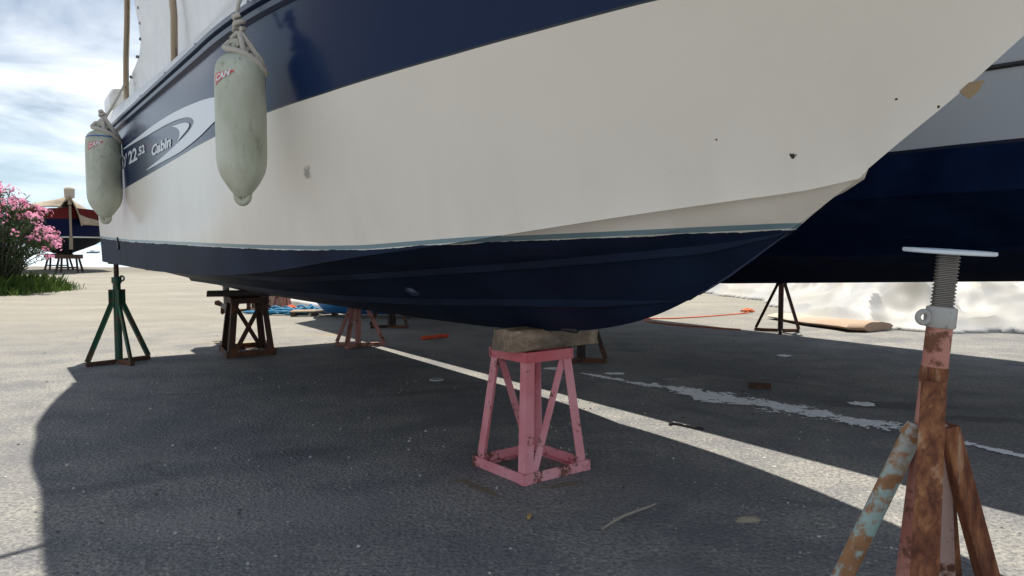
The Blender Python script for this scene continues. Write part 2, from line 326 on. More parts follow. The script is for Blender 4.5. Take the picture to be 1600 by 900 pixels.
g=mb.build('ground',ground_material(),smooth=60,recalc=False); tag(g,kind='structure')
m=M['sea']=mat('sea_water',(.42,.50,.55),.35); sv=nz(m,.8,6,.6,None,(.4,1.4,1)); bump(m,sv,.7,.5)
mb=MB(); k=48
ring=[0]; vs=[(0,40,-3)]
for r_ in (60,200,900,4000,16000): vs+=[(r_*math.cos(2*math.pi*i/k),40+r_*math.sin(2*math.pi*i/k),-3) for i in range(k)]
fs=[(0,1+i,1+(i+1)%k) for i in range(k)]+[(1+j*k+i,1+(j+1)*k+i,1+(j+1)*k+(i+1)%k,1+j*k+(i+1)%k) for j in range(4) for i in range(k)]
mb.add(vs,fs); tag(mb.build('sea',M['sea'],recalc=False),kind='structure')

# ------------------------------------------------------------------ the cabin cruiser
BK=Vector((.09,3.26,0)); BROT=math.atan2(-.8216,.57)
BD=Vector((.57,-.8216,0)); BN=Vector((.8216,.57,0))
def bw(t,n,z): return BK+BD*t+BN*n+Vector((0,0,z))
def lerp_tab(tab,x):
    if x<=tab[0][0]: return tab[0][1]
    for (a,b),(c,d) in zip(tab,tab[1:]):
        if x<=c: return b+(d-b)*(x-a)/(c-a)
    return tab[-1][1]
def smooth_tab(tab,x,h=.12):
    return (lerp_tab(tab,x-h)+2*lerp_tab(tab,x-h/2)+2*lerp_tab(tab,x)+2*lerp_tab(tab,x+h/2)+lerp_tab(tab,x+h))/8
KEEL=[(-5,.552),(-4,.558),(-2.7,.568),(-1.6,.582),(-1.04,.591),(-.44,.602),(-.07,.616),(.13,.631),(.37,.655),(.53,.685),(.67,.719),(.8,.764),(.9,.809),(1.04,.881),(1.17,.962),(1.3,1.049),(1.41,1.118),(1.49,1.176),(1.6,1.259),(1.76,1.372),(1.89,1.478),(2.1,1.645),(2.3,1.80),(2.45,1.925)]
CHZ=[(-5,.866),(-4.6,.860),(-2.56,.845),(-1.28,.859),(-.92,.873),(-.55,.896),(-.26,.931),(.03,.971),(.3,1.0),(.66,1.052),(1.04,1.11),(1.34,1.153),(1.53,1.185)]
T0,TS,TB=-5.0,1.53,2.45
def zk(t): return smooth_tab(KEEL,t,.06) if t<2.3 else lerp_tab(KEEL,t)
def zc(t): return smooth_tab(CHZ,t,.15) if t<1.3 else lerp_tab(CHZ,t)
def plan(t,a,tm,te,pw,aft):
    if t<tm: return a+(aft-a)*(tm-t)/(tm+5)
    x=min((t-tm)/(te-tm),1); return a*(1-x**pw)
def nc(t): return plan(t,1.1,-1.5,TS,2.0,1.19)
def ng(t): return plan(t,1.14,-1.0,TB,2.2,1.205)
def zg(t): return 1.885+(.04*((t-.5)/1.95)**2 if t>.5 else 0)
def side(t,z):
    """half breadth of the topside at height z"""
    if t<TS: a,za=nc(t),zc(t)
    else: a,za=0.0,zk(t)
    b,zb=ng(t),zg(t)
    s=(z-za)/max(zb-za,1e-4)
    pw=1+.35*max(0,min(1,(t+1.0)/2.5))
    s=max(0,s)
    return a+(b-a)*s**pw

WLT=[(-5.1,1.066),(-3.48,1.024),(-1.508,.998),(-.638,.984),(-.188,.979),(.049,.982),(.479,1.009),(.956,1.030),(1.301,1.046),(2.5,1.07)]
BDT=[(-5.1,1.385),(-3.85,1.412),(-2.07,1.464),(-1.0,1.498),(-.369,1.530),(.014,1.548),(.35,1.570),(.613,1.589),(.931,1.618),(1.189,1.643),(2.5,1.75)]
STA=[(-5,(.47,.688)),(-1.99,(.45,.705)),(-1.03,(.42,.728)),(-.46,(.34,.744)),(.32,(.18,.782)),(.74,(.05,.800)),(.90,(0,.81)),(2.5,(0,.81))]
STB=[(-5,(.85,.795)),(-1.14,(.73,.832)),(-.31,(.57,.880)),(.07,(.47,.908)),(.52,(.33,.943)),(.88,(.20,.977)),(1.17,(.075,1.008)),(1.30,(0,1.045)),(2.5,(0,1.045))]
_sm1=smooth_tab
def smooth_tab(tab,x,h=.12):
    if isinstance(tab[0][1],tuple): return tuple(_sm1([(a,b[i]) for a,b in tab],x,h) for i in (0,1))
    return _sm1(tab,x,h)
def section(t):
    """half section from keel to rail: list of (half breadth, z)"""
    k=zk(t)
    if t<TS:
        c,z=nc(t),zc(t); p=[]
        fl=min(1,max(0,(TS-t)/.12))                       # the chine step fades into the stem
        nA,zA=smooth_tab(STA,t,.12); nB,zB=smooth_tab(STB,t,.12)
        sA=max(0,min(.6,nA/c)) if c>.02 else 0; sB=max(sA,min(.85,nB/c)) if c>.02 else 0
        hA=min(1,nA/.12); hB=min(1,nB/.12)
        zA=max(k,min(zA,z)); zB=max(zA,min(zB,z))
        ua,ub=sA,sB
        def f(u):
            if u<=ua: return k+(zA-k)*(u/max(ua,1e-4)) if ua>1e-4 else k
            if u<=ub: return zA+(zB-zA)*((u-ua)/max(ub-ua,1e-4))
            return zB+(z-zB)*((u-ub)/max(1-ub,1e-4))
        def strake(u0,h):
            wd=min(.065,u0*.35)
            return [(c*(u0-wd),f(u0-wd)+.001),(c*u0,f(u0)-.024*h),(c*(u0+.012*h),f(u0+.012*h))]
        p+=[(0,k)]
        lo,hi=0,sA-min(.065,sA*.35)
        p+=[(c*(lo+(hi-lo)*q),f(lo+(hi-lo)*q)) for q in (.2,.4,.6,.8)]
        p+=strake(sA,hA)
        lo,hi=sA+.012*hA,sB-min(.065,sB*.35)
        p+=[(c*(lo+(hi-lo)*q),f(lo+(hi-lo)*q)) for q in (.33,.66)]
        p+=strake(sB,hB)
        lo,hi=sB+.012*hB,1-min(.075/max(c,.05),.20)
        hi=max(hi,lo+.02)
        p+=[(c*(lo+(hi-lo)*q),f(lo+(hi-lo)*q)) for q in (.33,.66,1)]
        zi=f(hi)
        p+=[(c,z-.012*fl)]
        p[-2]=(c*hi,zi+(max(zi,z-.004)-zi)*fl)
        z0=z
    else:
        p=[(0,k)]*17; c=0; z0=k
    zt=zg(t)
    for i in range(0,15):
        s=(i/14)**1.0; zz=z0+(zt-z0)*s
        if i==0: p.append((c+.001,z0+.004)); continue
        p.append((side(t,zz),zz))
    return p
def stations():
    a=[T0+(-.6-T0)*i/34 for i in range(35)]
    a+=[-.6+(1.0+.6)*i/34 for i in range(1,35)]
    a+=[1.0+(TS-1.0)*i/30 for i in range(1,31)]
    a+=[TS+(TB-.002-TS)*i/26 for i in range(1,27)]
    return a
_side=side
def stem_t(z):
    a,b=.0,TB
    for _ in range(30):
        m_=(a+b)/2
        if zk(m_)<z: a=m_
        else: b=m_
    return a
def side(t,z):
    if t<.6: return _side(t,z)
    h=min(.28,max(0,(stem_t(z)-t))*.6)*min(1,(t-.6)/.3)
    if h<.01: return _side(t,z)
    return sum(w_*_side(t+h*q,z) for q,w_ in((-1,1),(-.66,2),(-.33,3),(0,3),(.33,3),(.66,2),(1,1)))/15
def build_cruiser():
    root=empty('cabin_cruiser','white and navy cabin cruiser propped on stands, its bow hanging over the yard','boat',BK,BROT)
    me_v=[]; attr_w=[]; attr_b=[]; fs=[]
    st=stations(); npt=None
    for t in st:
        p=section(t); npt=len(p)
        for sgn in(-1,1):
            for n_,z in p:
                # the transom rakes forward towards the bottom
                tt=t
                if t<-4.2: tt=t+(-4.2-t)/.8*.28*max(0,(1.25-z))/.4*.5
                me_v.append((tt,sgn*n_,z)); attr_w.append(z-lerp_tab(WLT,t)); attr_b.append(z-lerp_tab(BDT,t))
    for i in range(len(st)-1):
        for s in(0,1):
            for j in range(npt-1):
                a=(i*2+s)*npt+j; b=((i+1)*2+s)*npt+j
                q=(a,b,b+1,a+1); fs.append(q if s else q[::-1])
    # transom
    tr=[j for j in range(npt-1,-1,-1)]+[npt+j for j in range(npt)]
    fs.append(tuple(tr))
    mb=MB(); mb.v=me_v; mb.f=fs
    chips=[(1.389,-.129,1.246,.012,1),(1.513,-.154,1.442,.005,1),(1.623,-.041,1.372,.006,1),(1.708,0,1.344,.007,1),(1.529,-.04,1.303,.005,1),(1.34,-.098,1.133,.006,1),(-.172,-.951,1.278,.022,.55),(-.15,-.96,1.295,.012,.5),(1.236,-.266,1.297,.005,.9)]
    hm=hull_material('cruiser_hull_paint',(.76,.71,.635),(.007,.021,.070),(.0046,.0098,.025),(.17,.25,.28),True,chips)
    o=mb.build('hull',hm,root)
    me=o.data
    for nm,l in(('above_waterline',attr_w),('above_band',attr_b)):
        at=me.attributes.new(nm,'FLOAT','POINT'); at.data.foreach_set('value',l)
    import bmesh
    bm=bmesh.new(); bm.from_mesh(me); bmesh.ops.remove_doubles(bm,verts=bm.verts,dist=.0006); bmesh.ops.dissolve_degenerate(bm,dist=.0003,edges=bm.edges); bmesh.ops.recalc_face_normals(bm,faces=bm.faces); bm.to_mesh(me); bm.free()
    me.polygons.foreach_set('use_smooth',[True]*len(me.polygons)); me.set_sharp_from_angle(angle=R(22))
    # rub rail: a navy rubber strip with a bead, along both sides and round the bow
    line=[t for t in [T0+i*(TB-T0)/90 for i in range(90)]]
    prof=[(-.004,-.034),(.020,-.030),(.024,-.012),(.012,-.008),(.012,-.002),(.034,.002),(.036,.018),(.028,.028),(-.004,.030)]
    mb=MB(); k=len(prof); rows=[]
    pts=[(t,-1) for t in line]+[(TB,0)]+[(t,1) for t in reversed(line)]
    for t,s in pts:
        n0=ng(t) if s else 0; z=zg(t)+.006
        e=.01; dn=(ng(min(t+e,TB))-ng(t-e))/(2*e) if s else 0
        if s: nx_,ny_=-dn,1.0
        else: nx_,ny_=1.0,0.0
        l=math.hypot(nx_,ny_); nx_/=l; ny_/=l
        if s<0: ny_=-ny_
        rows.append([(t+nx_*a,(n0*s)+ny_*a,z+b) for a,b in prof])
    vs=[v for r_ in rows for v in r_]
    mb.add(vs,[(i*k+j,i*k+(j+1)%k,(i+1)*k+(j+1)%k,(i+1)*k+j) for i in range(len(rows)-1) for j in range(k)]+[tuple(range(k)),tuple((len(rows)-1)*k+j for j in range(k))])
    rr=mb.build('rub_rail',M['navyrub'],root,smooth=40)
    for t in(-2.5,-1.75,-1.05,-.3,.4):
        mb=MB()
        mb.lathe((t,-ng(t)-.018,zg(t)+.037),(0,-.2,1),[(0,.009),(.006,.008),(.010,.004)],10)
        mb.build('rail_screw',M['snap'],rr)
    # deck moulding (gunwale coaming) and deck
    mb=MB(); rows=[]
    tt=[T0+i*(2.36-T0)/70 for i in range(71)]
    def deck_top(t): return 2.06+.09*max(0,(-2.2-t)/2.8)-.0*t
    for t in tt:
        a=ng(t); zt=zg(t)+.03; top=deck_top(t); q=min(1,a/.4)
        r_=[(a,zt),(a-.008*q,zt+.05),(a-.035*q,top-.07),(a-.055*q,top-.02),(a-.09*q,top),(a-.2*q,top+.015),(0,top+.05)]
        rows.append([(t,-n_,z) for n_,z in r_]+[(t,n_,z) for n_,z in r_[-2::-1]])
    k=len(rows[0]); vs=[v for r_ in rows for v in r_]
    mb.add(vs,[(i*k+j,i*k+j+1,(i+1)*k+j+1,(i+1)*k+j) for i in range(len(rows)-1) for j in range(k-1)]+[tuple(range(k))])
    mb.build('deck',M['gel'],root,smooth=45)
    # rounded white locker moulding at the stern quarter
    for s in(-1,1):
        mb=MB(); mb.box((-4.72,s*1.03,2.24),(.50,.20,.22)); mb.build('stern_locker',M['gel'],root,bevel=.07)
    # cabin trunk on the foredeck, windscreen
    mb=MB(); rows=[]
    for t,wd,h in((-1.3,.82,.55),(-.6,.80,.50),(.2,.70,.38),(.9,.50,.22),(1.4,.25,.06)):
        z0=deck_top(t)+.01; rows.append([(t,-wd,z0),(t,-wd*.92,z0+h*.75),(t,-wd*.75,z0+h),(t,wd*.75,z0+h),(t,wd*.92,z0+h*.75),(t,wd,z0)])
    k=6; mb.add([v for r_ in rows for v in r_],[(i*k+j,i*k+j+1,(i+1)*k+j+1,(i+1)*k+j) for i in range(4) for j in range(5)]+[tuple(range(k)),tuple(4*k+j for j in range(k))[::-1]])
    mb.build('cabin_trunk',M['gel'],root,bevel=.03)
    mb=MB(); z0=2.64
    mb.add([(-1.28,-.78,z0),(-.75,-.62,z0-.03),(-.75,.62,z0-.03),(-1.28,.78,z0),(-1.75,-.74,z0+.6),(-1.30,-.58,z0+.62),(-1.30,.58,z0+.62),(-1.75,.74,z0+.6),
            (-1.30,-.76,z0-.02),(-.78,-.60,z0-.05),(-.78,.60,z0-.05),(-1.30,.76,z0-.02),(-1.77,-.72,z0+.6),(-1.33,-.56,z0+.62),(-1.33,.56,z0+.62),(-1.77,.72,z0+.6)],
           [(0,1,5,4),(1,2,6,5),(2,3,7,6),(8,12,13,9),(9,13,14,10),(10,14,15,11),(4,5,13,12),(5,6,14,13),(6,7,15,14),(0,8,9,1),(1,9,10,2),(2,10,11,3),(0,4,12,8),(3,11,15,7)])
    mb.build('windscreen',M['window'],root)
    # canopy: white cloth roof and side curtains on steel hoops
    rows=[]; mb=MB()
    nT=26
    for i in range(nT+1):
        t=-4.75+i*(4.15)/nT
        wob=.06*noise.noise(Vector((t*1.3,.3,0)))
        e=1.33+wob-.34*max(0,min(1,(-3.3-t)/1.4))**1.2; z=3.55+.05*math.sin(t*2.1)
        half=[(e,z-.10),(e-.02,z),(e*.8,z+.10),(e*.45,z+.17),(0,z+.2)]
        rows.append([(t,-a,b) for a,b in half]+[(t,a,b) for a,b in half[-2::-1]])
    k=9; mb.add([v for r_ in rows for v in r_],[(i*k+j,i*k+j+1,(i+1)*k+j+1,(i+1)*k+j) for i in range(nT) for j in range(k-1)])
    cano=mb.build('canopy',M['canvas'],root,smooth=60)
    sm=cano.modifiers.new('thickness','SOLIDIFY'); sm.thickness=.012
    for s in(-1,1):
        mb=MB(); nz_=22; nn=40; grid=[]
        AFT=[(2.18,-4.9),(2.25,-4.55),(2.31,-4.22),(2.38,-3.68),(2.49,-3.34),(2.62,-3.28),(2.80,-3.30),(3.5,-3.5)]
        for j in range(nz_+1):
            f=j/nz_; z=2.10+(3.47-2.10)*f
            aft=smooth_tab(AFT,z,.05); fwd=-.55-.5*f
            for i in range(nn+1):
                t=aft+(fwd-aft)*i/nn
                n_=min(1.0,ng(t)-.10)+.17*f+.014*noise.noise(Vector((t*2.3,z*1.2,4)))+.010*math.sin(t*9+z*2)
                grid.append((t,s*n_,z))
        k=nn+1; mb.add(grid,[(j*k+i,j*k+i+1,(j+1)*k+i+1,(j+1)*k+i) for j in range(nz_) for i in range(nn)])
        cu=mb.build('side_curtain',M['canvas'],root,smooth=60); sm=cu.modifiers.new('thickness','SOLIDIFY'); sm.thickness=.006
        for z in(2.33,2.40,2.475,2.56,2.66,2.76,2.88,3.0,3.15):
            mb=MB(); aft=smooth_tab(AFT,z,.05); f=(z-2.1)/1.37
            mb.lathe((aft+.10,s*(1.0+.17*f+.012),z),(0,s,0),[(-.012,.011),(.006,.011),(.010,.007)],10)
            mb.build('snap_fastener',M['snap'],cu)
        # hoops outside the curtain
        mb=MB(); path=[]
        for a,b,z in((-3.93,1.08,2.10),(-3.93,1.08,2.24),(-3.80,1.09,2.45),(-3.62,1.10,2.66),(-3.50,1.11,2.80),(-3.36,1.16,3.1),(-3.30,1.2,3.45)): path.append((a,s*b,z))
        mb.tube(path,.021,10); mb.build('canopy_hoop',M['steel'],root,smooth=50)
        mb=MB(); mb.tube([(-2.05,s*1.07,2.05),(-1.97,s*1.08,2.30),(-1.93,s*1.10,2.5),(-1.90,s*1.18,3.46)],.020,10); mb.build('canopy_hoop',M['steel'],root,smooth=50)
        if s<0:
            mb=MB(); mb.tube([(-1.5,s*1.46,3.74),(.9,s*1.46,3.74)],.022,8); mb.tube([(-1.45,s*1.46,3.74),(-1.45,s*1.2,3.52)],.018,8); mb.tube([(-.7,s*1.46,3.74),(-.75,s*1.2,3.52)],.018,8); mb.build('side_pole',M['steel'],root,smooth=50)
    # bow pulpit rail
    mb=MB(); path=[]
    for t in[-.6+i*2.9/16 for i in range(17)]: path.append((t,-max(.0,ng(t)-.12),2.60))
    path=path+[(2.5,0,2.6)]+[(a,-b,c) for a,b,c in reversed(path)]
    mb.tube(path,.014,8)
    for t in(-.5,.5,1.3,2.0):
        for s in(-1,1): mb.tube([(t,s*max(0,ng(t)-.12),2.05),(t,s*max(0,ng(t)-.12),2.6)],.012,8)
    mb.build('bow_pulpit',M['steel'],root,smooth=50)
    # splintered foam and wood showing at the bow eye
    mb=MB(); mb.add([(1.755,.000,1.372),(1.776,.000,1.392),(1.806,.012,1.394),(1.790,.016,1.368),(1.770,.013,1.354),(1.757,-.004,1.374),(1.778,-.004,1.391)],[(0,1,2,3,4),(5,0,4),(6,2,1),(5,6,1,0),(5,4,3),(5,3,2,6)])
    splinter=mat('splintered_wood',(.30,.22,.13),.85); mb.build('bow_eye_block',splinter,root)
    # stem band: a thin rubbing strip on the cutwater, below the chine
    mb=MB(); pth=[]
    for t in[.95+i*.335/20 for i in range(21)]: pth.append((t+.001,0,zk(t)-.001))
    mb.tube(pth,.0035,6); mb.build('stem_strip',M['navyrub'],root,smooth=60)
    # through-hull fitting near the waterline aft, small transducer below
    mb=MB(); t=-3.93; z=1.02; mb.bar((t-.02,-side(t,z)-.004,z+.035),(t+.035,-side(t,z)-.004,z-.05),.03,.012,(0,1,0)); mb.build('drain_flap',M['black'],root)
    mb=MB(); u=.55; t=-.2; n_=-(nc(t)*u); z=zk(t)+(zc(t)-zk(t))*u**.92
    mb.lathe((t,n_+.005,z+.006),(0,-.5,-1),[(0,.032),(.012,.030),(.017,.018)],16); mb.build('through_hull_fitting',M['navyrub'],root)
    mb=MB(); t=.27; mb.box((t,-.004,zk(t)+.006),(.10,.024,.024)); mb.build('keel_shoe',M['black'],root,bevel=.008)
    # outboard legs under the stern
    for (t0,n0,zb,sc) in((-5.35,-.02,.15,1.0),(-5.22,.36,.19,.8)):
        mb=MB(); rows=[]
        for z,ch,th in((1.15,.22,.11),(.80,.18,.08),(.55,.13,.06),(.44,.11,.05),(.36,.11,.04),(.24,.07,.018),(zb,.04,.012)):
            q=[]
            for a in range(12):
                an=2*math.pi*a/12; q.append((t0+sc*(ch/2*math.cos(an)),n0+sc*th/2*math.sin(an),z))
            rows.append(q)
        mb.add([v for r_ in rows for v in r_],[(i*12+j,i*12+(j+1)%12,(i+1)*12+(j+1)%12,(i+1)*12+j) for i in range(6) for j in range(12)]+[tuple(range(12)),tuple(72+j for j in range(11,-1,-1))])
        mb.lathe((t0-.16*sc,n0,.36),(1,0,0),[(0,.02),(.04,.032*sc),(.20*sc,.035*sc),(.27*sc,.02),(.30*sc,.005)],16)
        mb.box((t0-.03,n0,.66),(.22*sc,.11*sc,.015))
        lg=mb.build('outboard_leg',M['darkbrown'] if sc<1 else M['black'],root,smooth=45)
        mb=MB()
        for b in range(3):
            an=2*math.pi*b/3+.5; cy,cz=math.cos(an),math.sin(an)
            mb.add([(t0-.15*sc,n0+cy*.02-cz*.02,.36+cz*.02+cy*.02),(t0-.17*sc,n0+cy*.075-cz*.03,.36+cz*.075+cy*.03),(t0-.15*sc,n0+cy*.095,.36+cz*.095),(t0-.12*sc,n0+cy*.075+cz*.025,.36+cz*.075-cy*.025),(t0-.13*sc,n0+cy*.02+cz*.02,.36+cz*.02-cy*.02)],[(0,1,2,3,4)])
        pr=mb.build('propeller',M['brown'],lg); sm=pr.modifiers.new('thickness','SOLIDIFY'); sm.thickness=.008
    mb=MB(); mb.box((-5.28,0,1.75),(.50,.40,.55)); mb.box((-5.18,0,1.30),(.26,.24,.5)); mb.build('outboard_cowling',M['gel'],root,bevel=.06)
    # -------- graphics on the aft band
    def deco(name,poly,off,mt,parent):
        from mathutils.geometry import tessellate_polygon
        bmm=bmesh.new(); vv=[bmm.verts.new((t,0,z)) for t,z in poly]
        for tri in tessellate_polygon([[Vector((t,z,0)) for t,z in poly]]):
            try: bmm.faces.new([vv[i] for i in tri])
            except ValueError: pass
        for q in range(30):
            x=-3.5+q*.1; bmesh.ops.bisect_plane(bmm,geom=bmm.verts[:]+bmm.edges[:]+bmm.faces[:],plane_co=(x,0,0),plane_no=(1,0,0))
        bmesh.ops.triangulate(bmm,faces=bmm.faces)
        for v in bmm.verts: v.co.y=-(side(v.co.x,v.co.z)+off)
        bmesh.ops.recalc_face_normals(bmm,faces=bmm.faces)
        me=bpy.data.meshes.new(name); bmm.to_mesh(me); bmm.free(); me.materials.append(mt)
        q=bpy.data.objects.new(name,me); C.objects.link(q); q.parent=parent; return q
    def fair(p,n=4):
        # round an open polyline (Catmull-Rom)
        r=[]
        for i in range(len(p)-1):
            a,b,c,d_=p[max(i-1,0)],p[i],p[i+1],p[min(i+2,len(p)-1)]
            for q in range(n):
                u=q/n; r.append(tuple(.5*((2*b[x])+(-a[x]+c[x])*u+(2*a[x]-5*b[x]+4*c[x]-d_[x])*u*u+(-a[x]+3*b[x]-3*c[x]+d_[x])*u**3) for x in(0,1)))
        r.append(p[-1]); return r
    up=fair([(-3.453,1.699),(-2.827,1.708),(-2.267,1.716),(-1.726,1.710),(-1.284,1.691),(-.93,1.667),(-.55,1.615)])
    lo=fair([(-.55,1.608),(-.961,1.553),(-1.214,1.519),(-1.565,1.494),(-1.94,1.485),(-2.60,1.4745)])
    inn=fair([(-2.60,1.4765),(-2.047,1.511),(-1.674,1.541),(-1.398,1.568),(-1.284,1.592),(-1.27,1.615),(-1.375,1.641),(-1.632,1.662),(-1.989,1.674),(-2.483,1.680),(-3.0,1.688),(-3.453,1.690)])
    deco('swoosh',up+lo[1:]+inn[1:-1],.0035,M['decalwhite'],o)
    a=fair([(-1.768,1.644),(-1.535,1.632),(-1.40,1.617),(-1.355,1.600),(-1.43,1.580),(-1.643,1.555)]); b=fair([(-1.643,1.555),(-1.586,1.580),(-1.60,1.608),(-1.673,1.630),(-1.768,1.644)])
    deco('swoosh',a+b[1:-1],.0035,M['decalwhite'],o)
    def lettering(txt,t0,t1,z0,z1,off,mt,bold=0,shear=0,fit=None):
        cu=bpy.data.curves.new('lettering','FONT'); cu.body=txt; cu.size=1; cu.offset=bold; cu.shear=shear; cu.resolution_u=4
        to=bpy.data.objects.new('lettering',cu); C.objects.link(to); dg=bpy.context.evaluated_depsgraph_get()
        me=bpy.data.meshes.new_from_object(to.evaluated_get(dg)); bpy.data.objects.remove(to)
        bmm=bmesh.new(); bmm.from_mesh(me)
        if fit is None:
            ax=[v.co.x for v in bmm.verts]; ay=[v.co.y for v in bmm.verts]; fit=(min(ax),max(ax),min(ay),max(ay))
        for v in bmm.verts:
            t=t0+(v.co.x-fit[0])/(fit[1]-fit[0])*(t1-t0); z=z0+(v.co.y-fit[2])/(fit[3]-fit[2])*(z1-z0); v.co=(t,-(side(t,z)+off),z)
        bmm.to_mesh(me); bmm.free(); me.name='lettering'; me.materials.clear(); me.materials.append(mt)
        q=bpy.data.objects.new('lettering',me); C.objects.link(q); q.parent=o; return fit
    lettering("22",-3.21,-2.86,1.568,1.655,.004,M['decalwhite'],.03)
    lettering(".52",-2.83,-2.58,1.588,1.642,.004,M['decalwhite'],.03)
    lettering("ANO'",-4.05,-3.28,1.555,1.655,.004,M['decalwhite'],.02)
    lettering("Cabin",-2.36,-1.80,1.543,1.604,.004,M['decalwhite'],.03,.25)
    return root
cruiser=build_cruiser()

# ------------------------------------------------------------------ the big boat behind
def build_yacht():
    root=empty('motor_yacht','large white motor yacht with deep navy bottom, behind the cabin cruiser on the right','boat',BK+BN*3.55,BROT)
    T=[-7.5+i*.3 for i in range(36)]; TBow=5.0; T=[t for t in T if t<TBow-2.2]+[2.8+i*.2 for i in range(11)]+[4.95]
    vs=[];aw=[];ab=[];rows=0
    def kz(t): return (.735+.049*t if t<1.2 else .735+.0588+ .30*(t-1.2)**1.6*.5) if t>-1.9 else .644+.01*(t+1.9)
    def q(t,a,tm,te,p): 
        return a if t<tm else a*max(0,1-((t-tm)/(te-tm))**p)
    for t in T:
        z0=kz(t); b1=q(t,1.18,.3,4.2,1.9); b2=q(t,1.72,.3,4.5,2.0); b3=q(t,2.06,.2,TBow,2.2)
        z1=max(z0+.01,.93+.035*max(0,t)+.02*max(0,t)**2); z2=max(z1+.01,1.24+.02*max(0,t)); z3=2.42+.05*max(0,t)
        p=[(0,z0),(b1*.5,z0+(z1-z0)*.48),(b1*.93,z1-.01),(b1,z1-.005),(b1+.012,z1+.01),(b1+(b2-b1)*.5,z1+(z2-z1)*.5),(b2*.975,z2-.01),(b2,z2-.006),(b2+.008,z2+.012)]
        for i in range(1,9):
            s=i/8; p.append((b2+(b3-b2)*s**1.25,z2+.012+(z3-z2)*s))
        for s in(-1,1):
            for a,z in p: vs.append((t,s*a,z)); aw.append(z-(1.445+.012*max(0,t)+.006*math.sin(t))); ab.append(-1)
        k=len(p)
    fs=[]
    for i in range(len(T)-1):
        for s in(0,1):
            for j in range(k-1):
                a=(i*2+s)*k+j; b=((i+1)*2+s)*k+j; qd=(a,b,b+1,a+1); fs.append(qd if s else qd[::-1])
    fs.append(tuple([j for j in range(k-1,-1,-1)]+[k+j for j in range(k)]))
    mb=MB(); mb.v=vs; mb.f=fs
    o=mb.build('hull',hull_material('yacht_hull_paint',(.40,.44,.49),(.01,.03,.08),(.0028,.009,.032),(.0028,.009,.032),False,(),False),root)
    for nm,l in(('above_waterline',aw),('above_band',ab)):
        at=o.data.attributes.new(nm,'FLOAT','POINT'); at.data.foreach_set('value',l)
    o.data.polygons.foreach_set('use_smooth',[True]*len(o.data.polygons)); o.data.set_sharp_from_angle(angle=R(20))
    # dark moulding line on the topside
    for s in(-1,1):
        mb=MB(); path=[]
        for t in T[:-1]:
            b2=q(t,1.72,.3,4.5,2.0); b3=q(t,2.06,.2,TBow,2.2); z2=1.24+.02*max(0,t); z3=2.42+.05*max(0,t); z=1.80; f=(z-z2-.012)/(z3-z2); path.append((t,s*(b2+(b3-b2)*f**1.25+.002),z))
        mb.tube(path,.012,6); mb.build('moulding_line',M['black'],root,smooth=60)
    mb=MB(); rows=[]
    for t in T: 
        b3=q(t,2.06,.2,TBow,2.2); z3=2.43+.05*max(0,t); rows.append([(t,-b3,z3),(t,-b3*.97,z3+.05),(t,b3*.97,z3+.05),(t,b3,z3)])
    mb.add([v for r_ in rows for v in r_],[(i*4+j,i*4+j+1,(i+1)*4+j+1,(i+1)*4+j) for i in range(len(T)-1) for j in range(3)]+[(0,1,2,3)])
    mb.build('deck',M['gel'],root)
    mb=MB(); rows=[]
    for t,wd,h in((-6.2,1.3,.7),(-1.5,1.35,.95),(-.2,1.2,.85),(1.4,.8,.2)):
        z0=2.47; rows.append([(t,-wd,z0),(t,-wd*.85,z0+h),(t,wd*.85,z0+h),(t,wd,z0)])
    mb.add([v for r_ in rows for v in r_],[(i*4+j,i*4+j+1,(i+1)*4+j+1,(i+1)*4+j) for i in range(3) for j in range(3)]+[(0,1,2,3),(15,14,13,12)])
    mb.build('cabin_house',M['gel'],root,bevel=.05)
    return root
yacht=build_yacht()

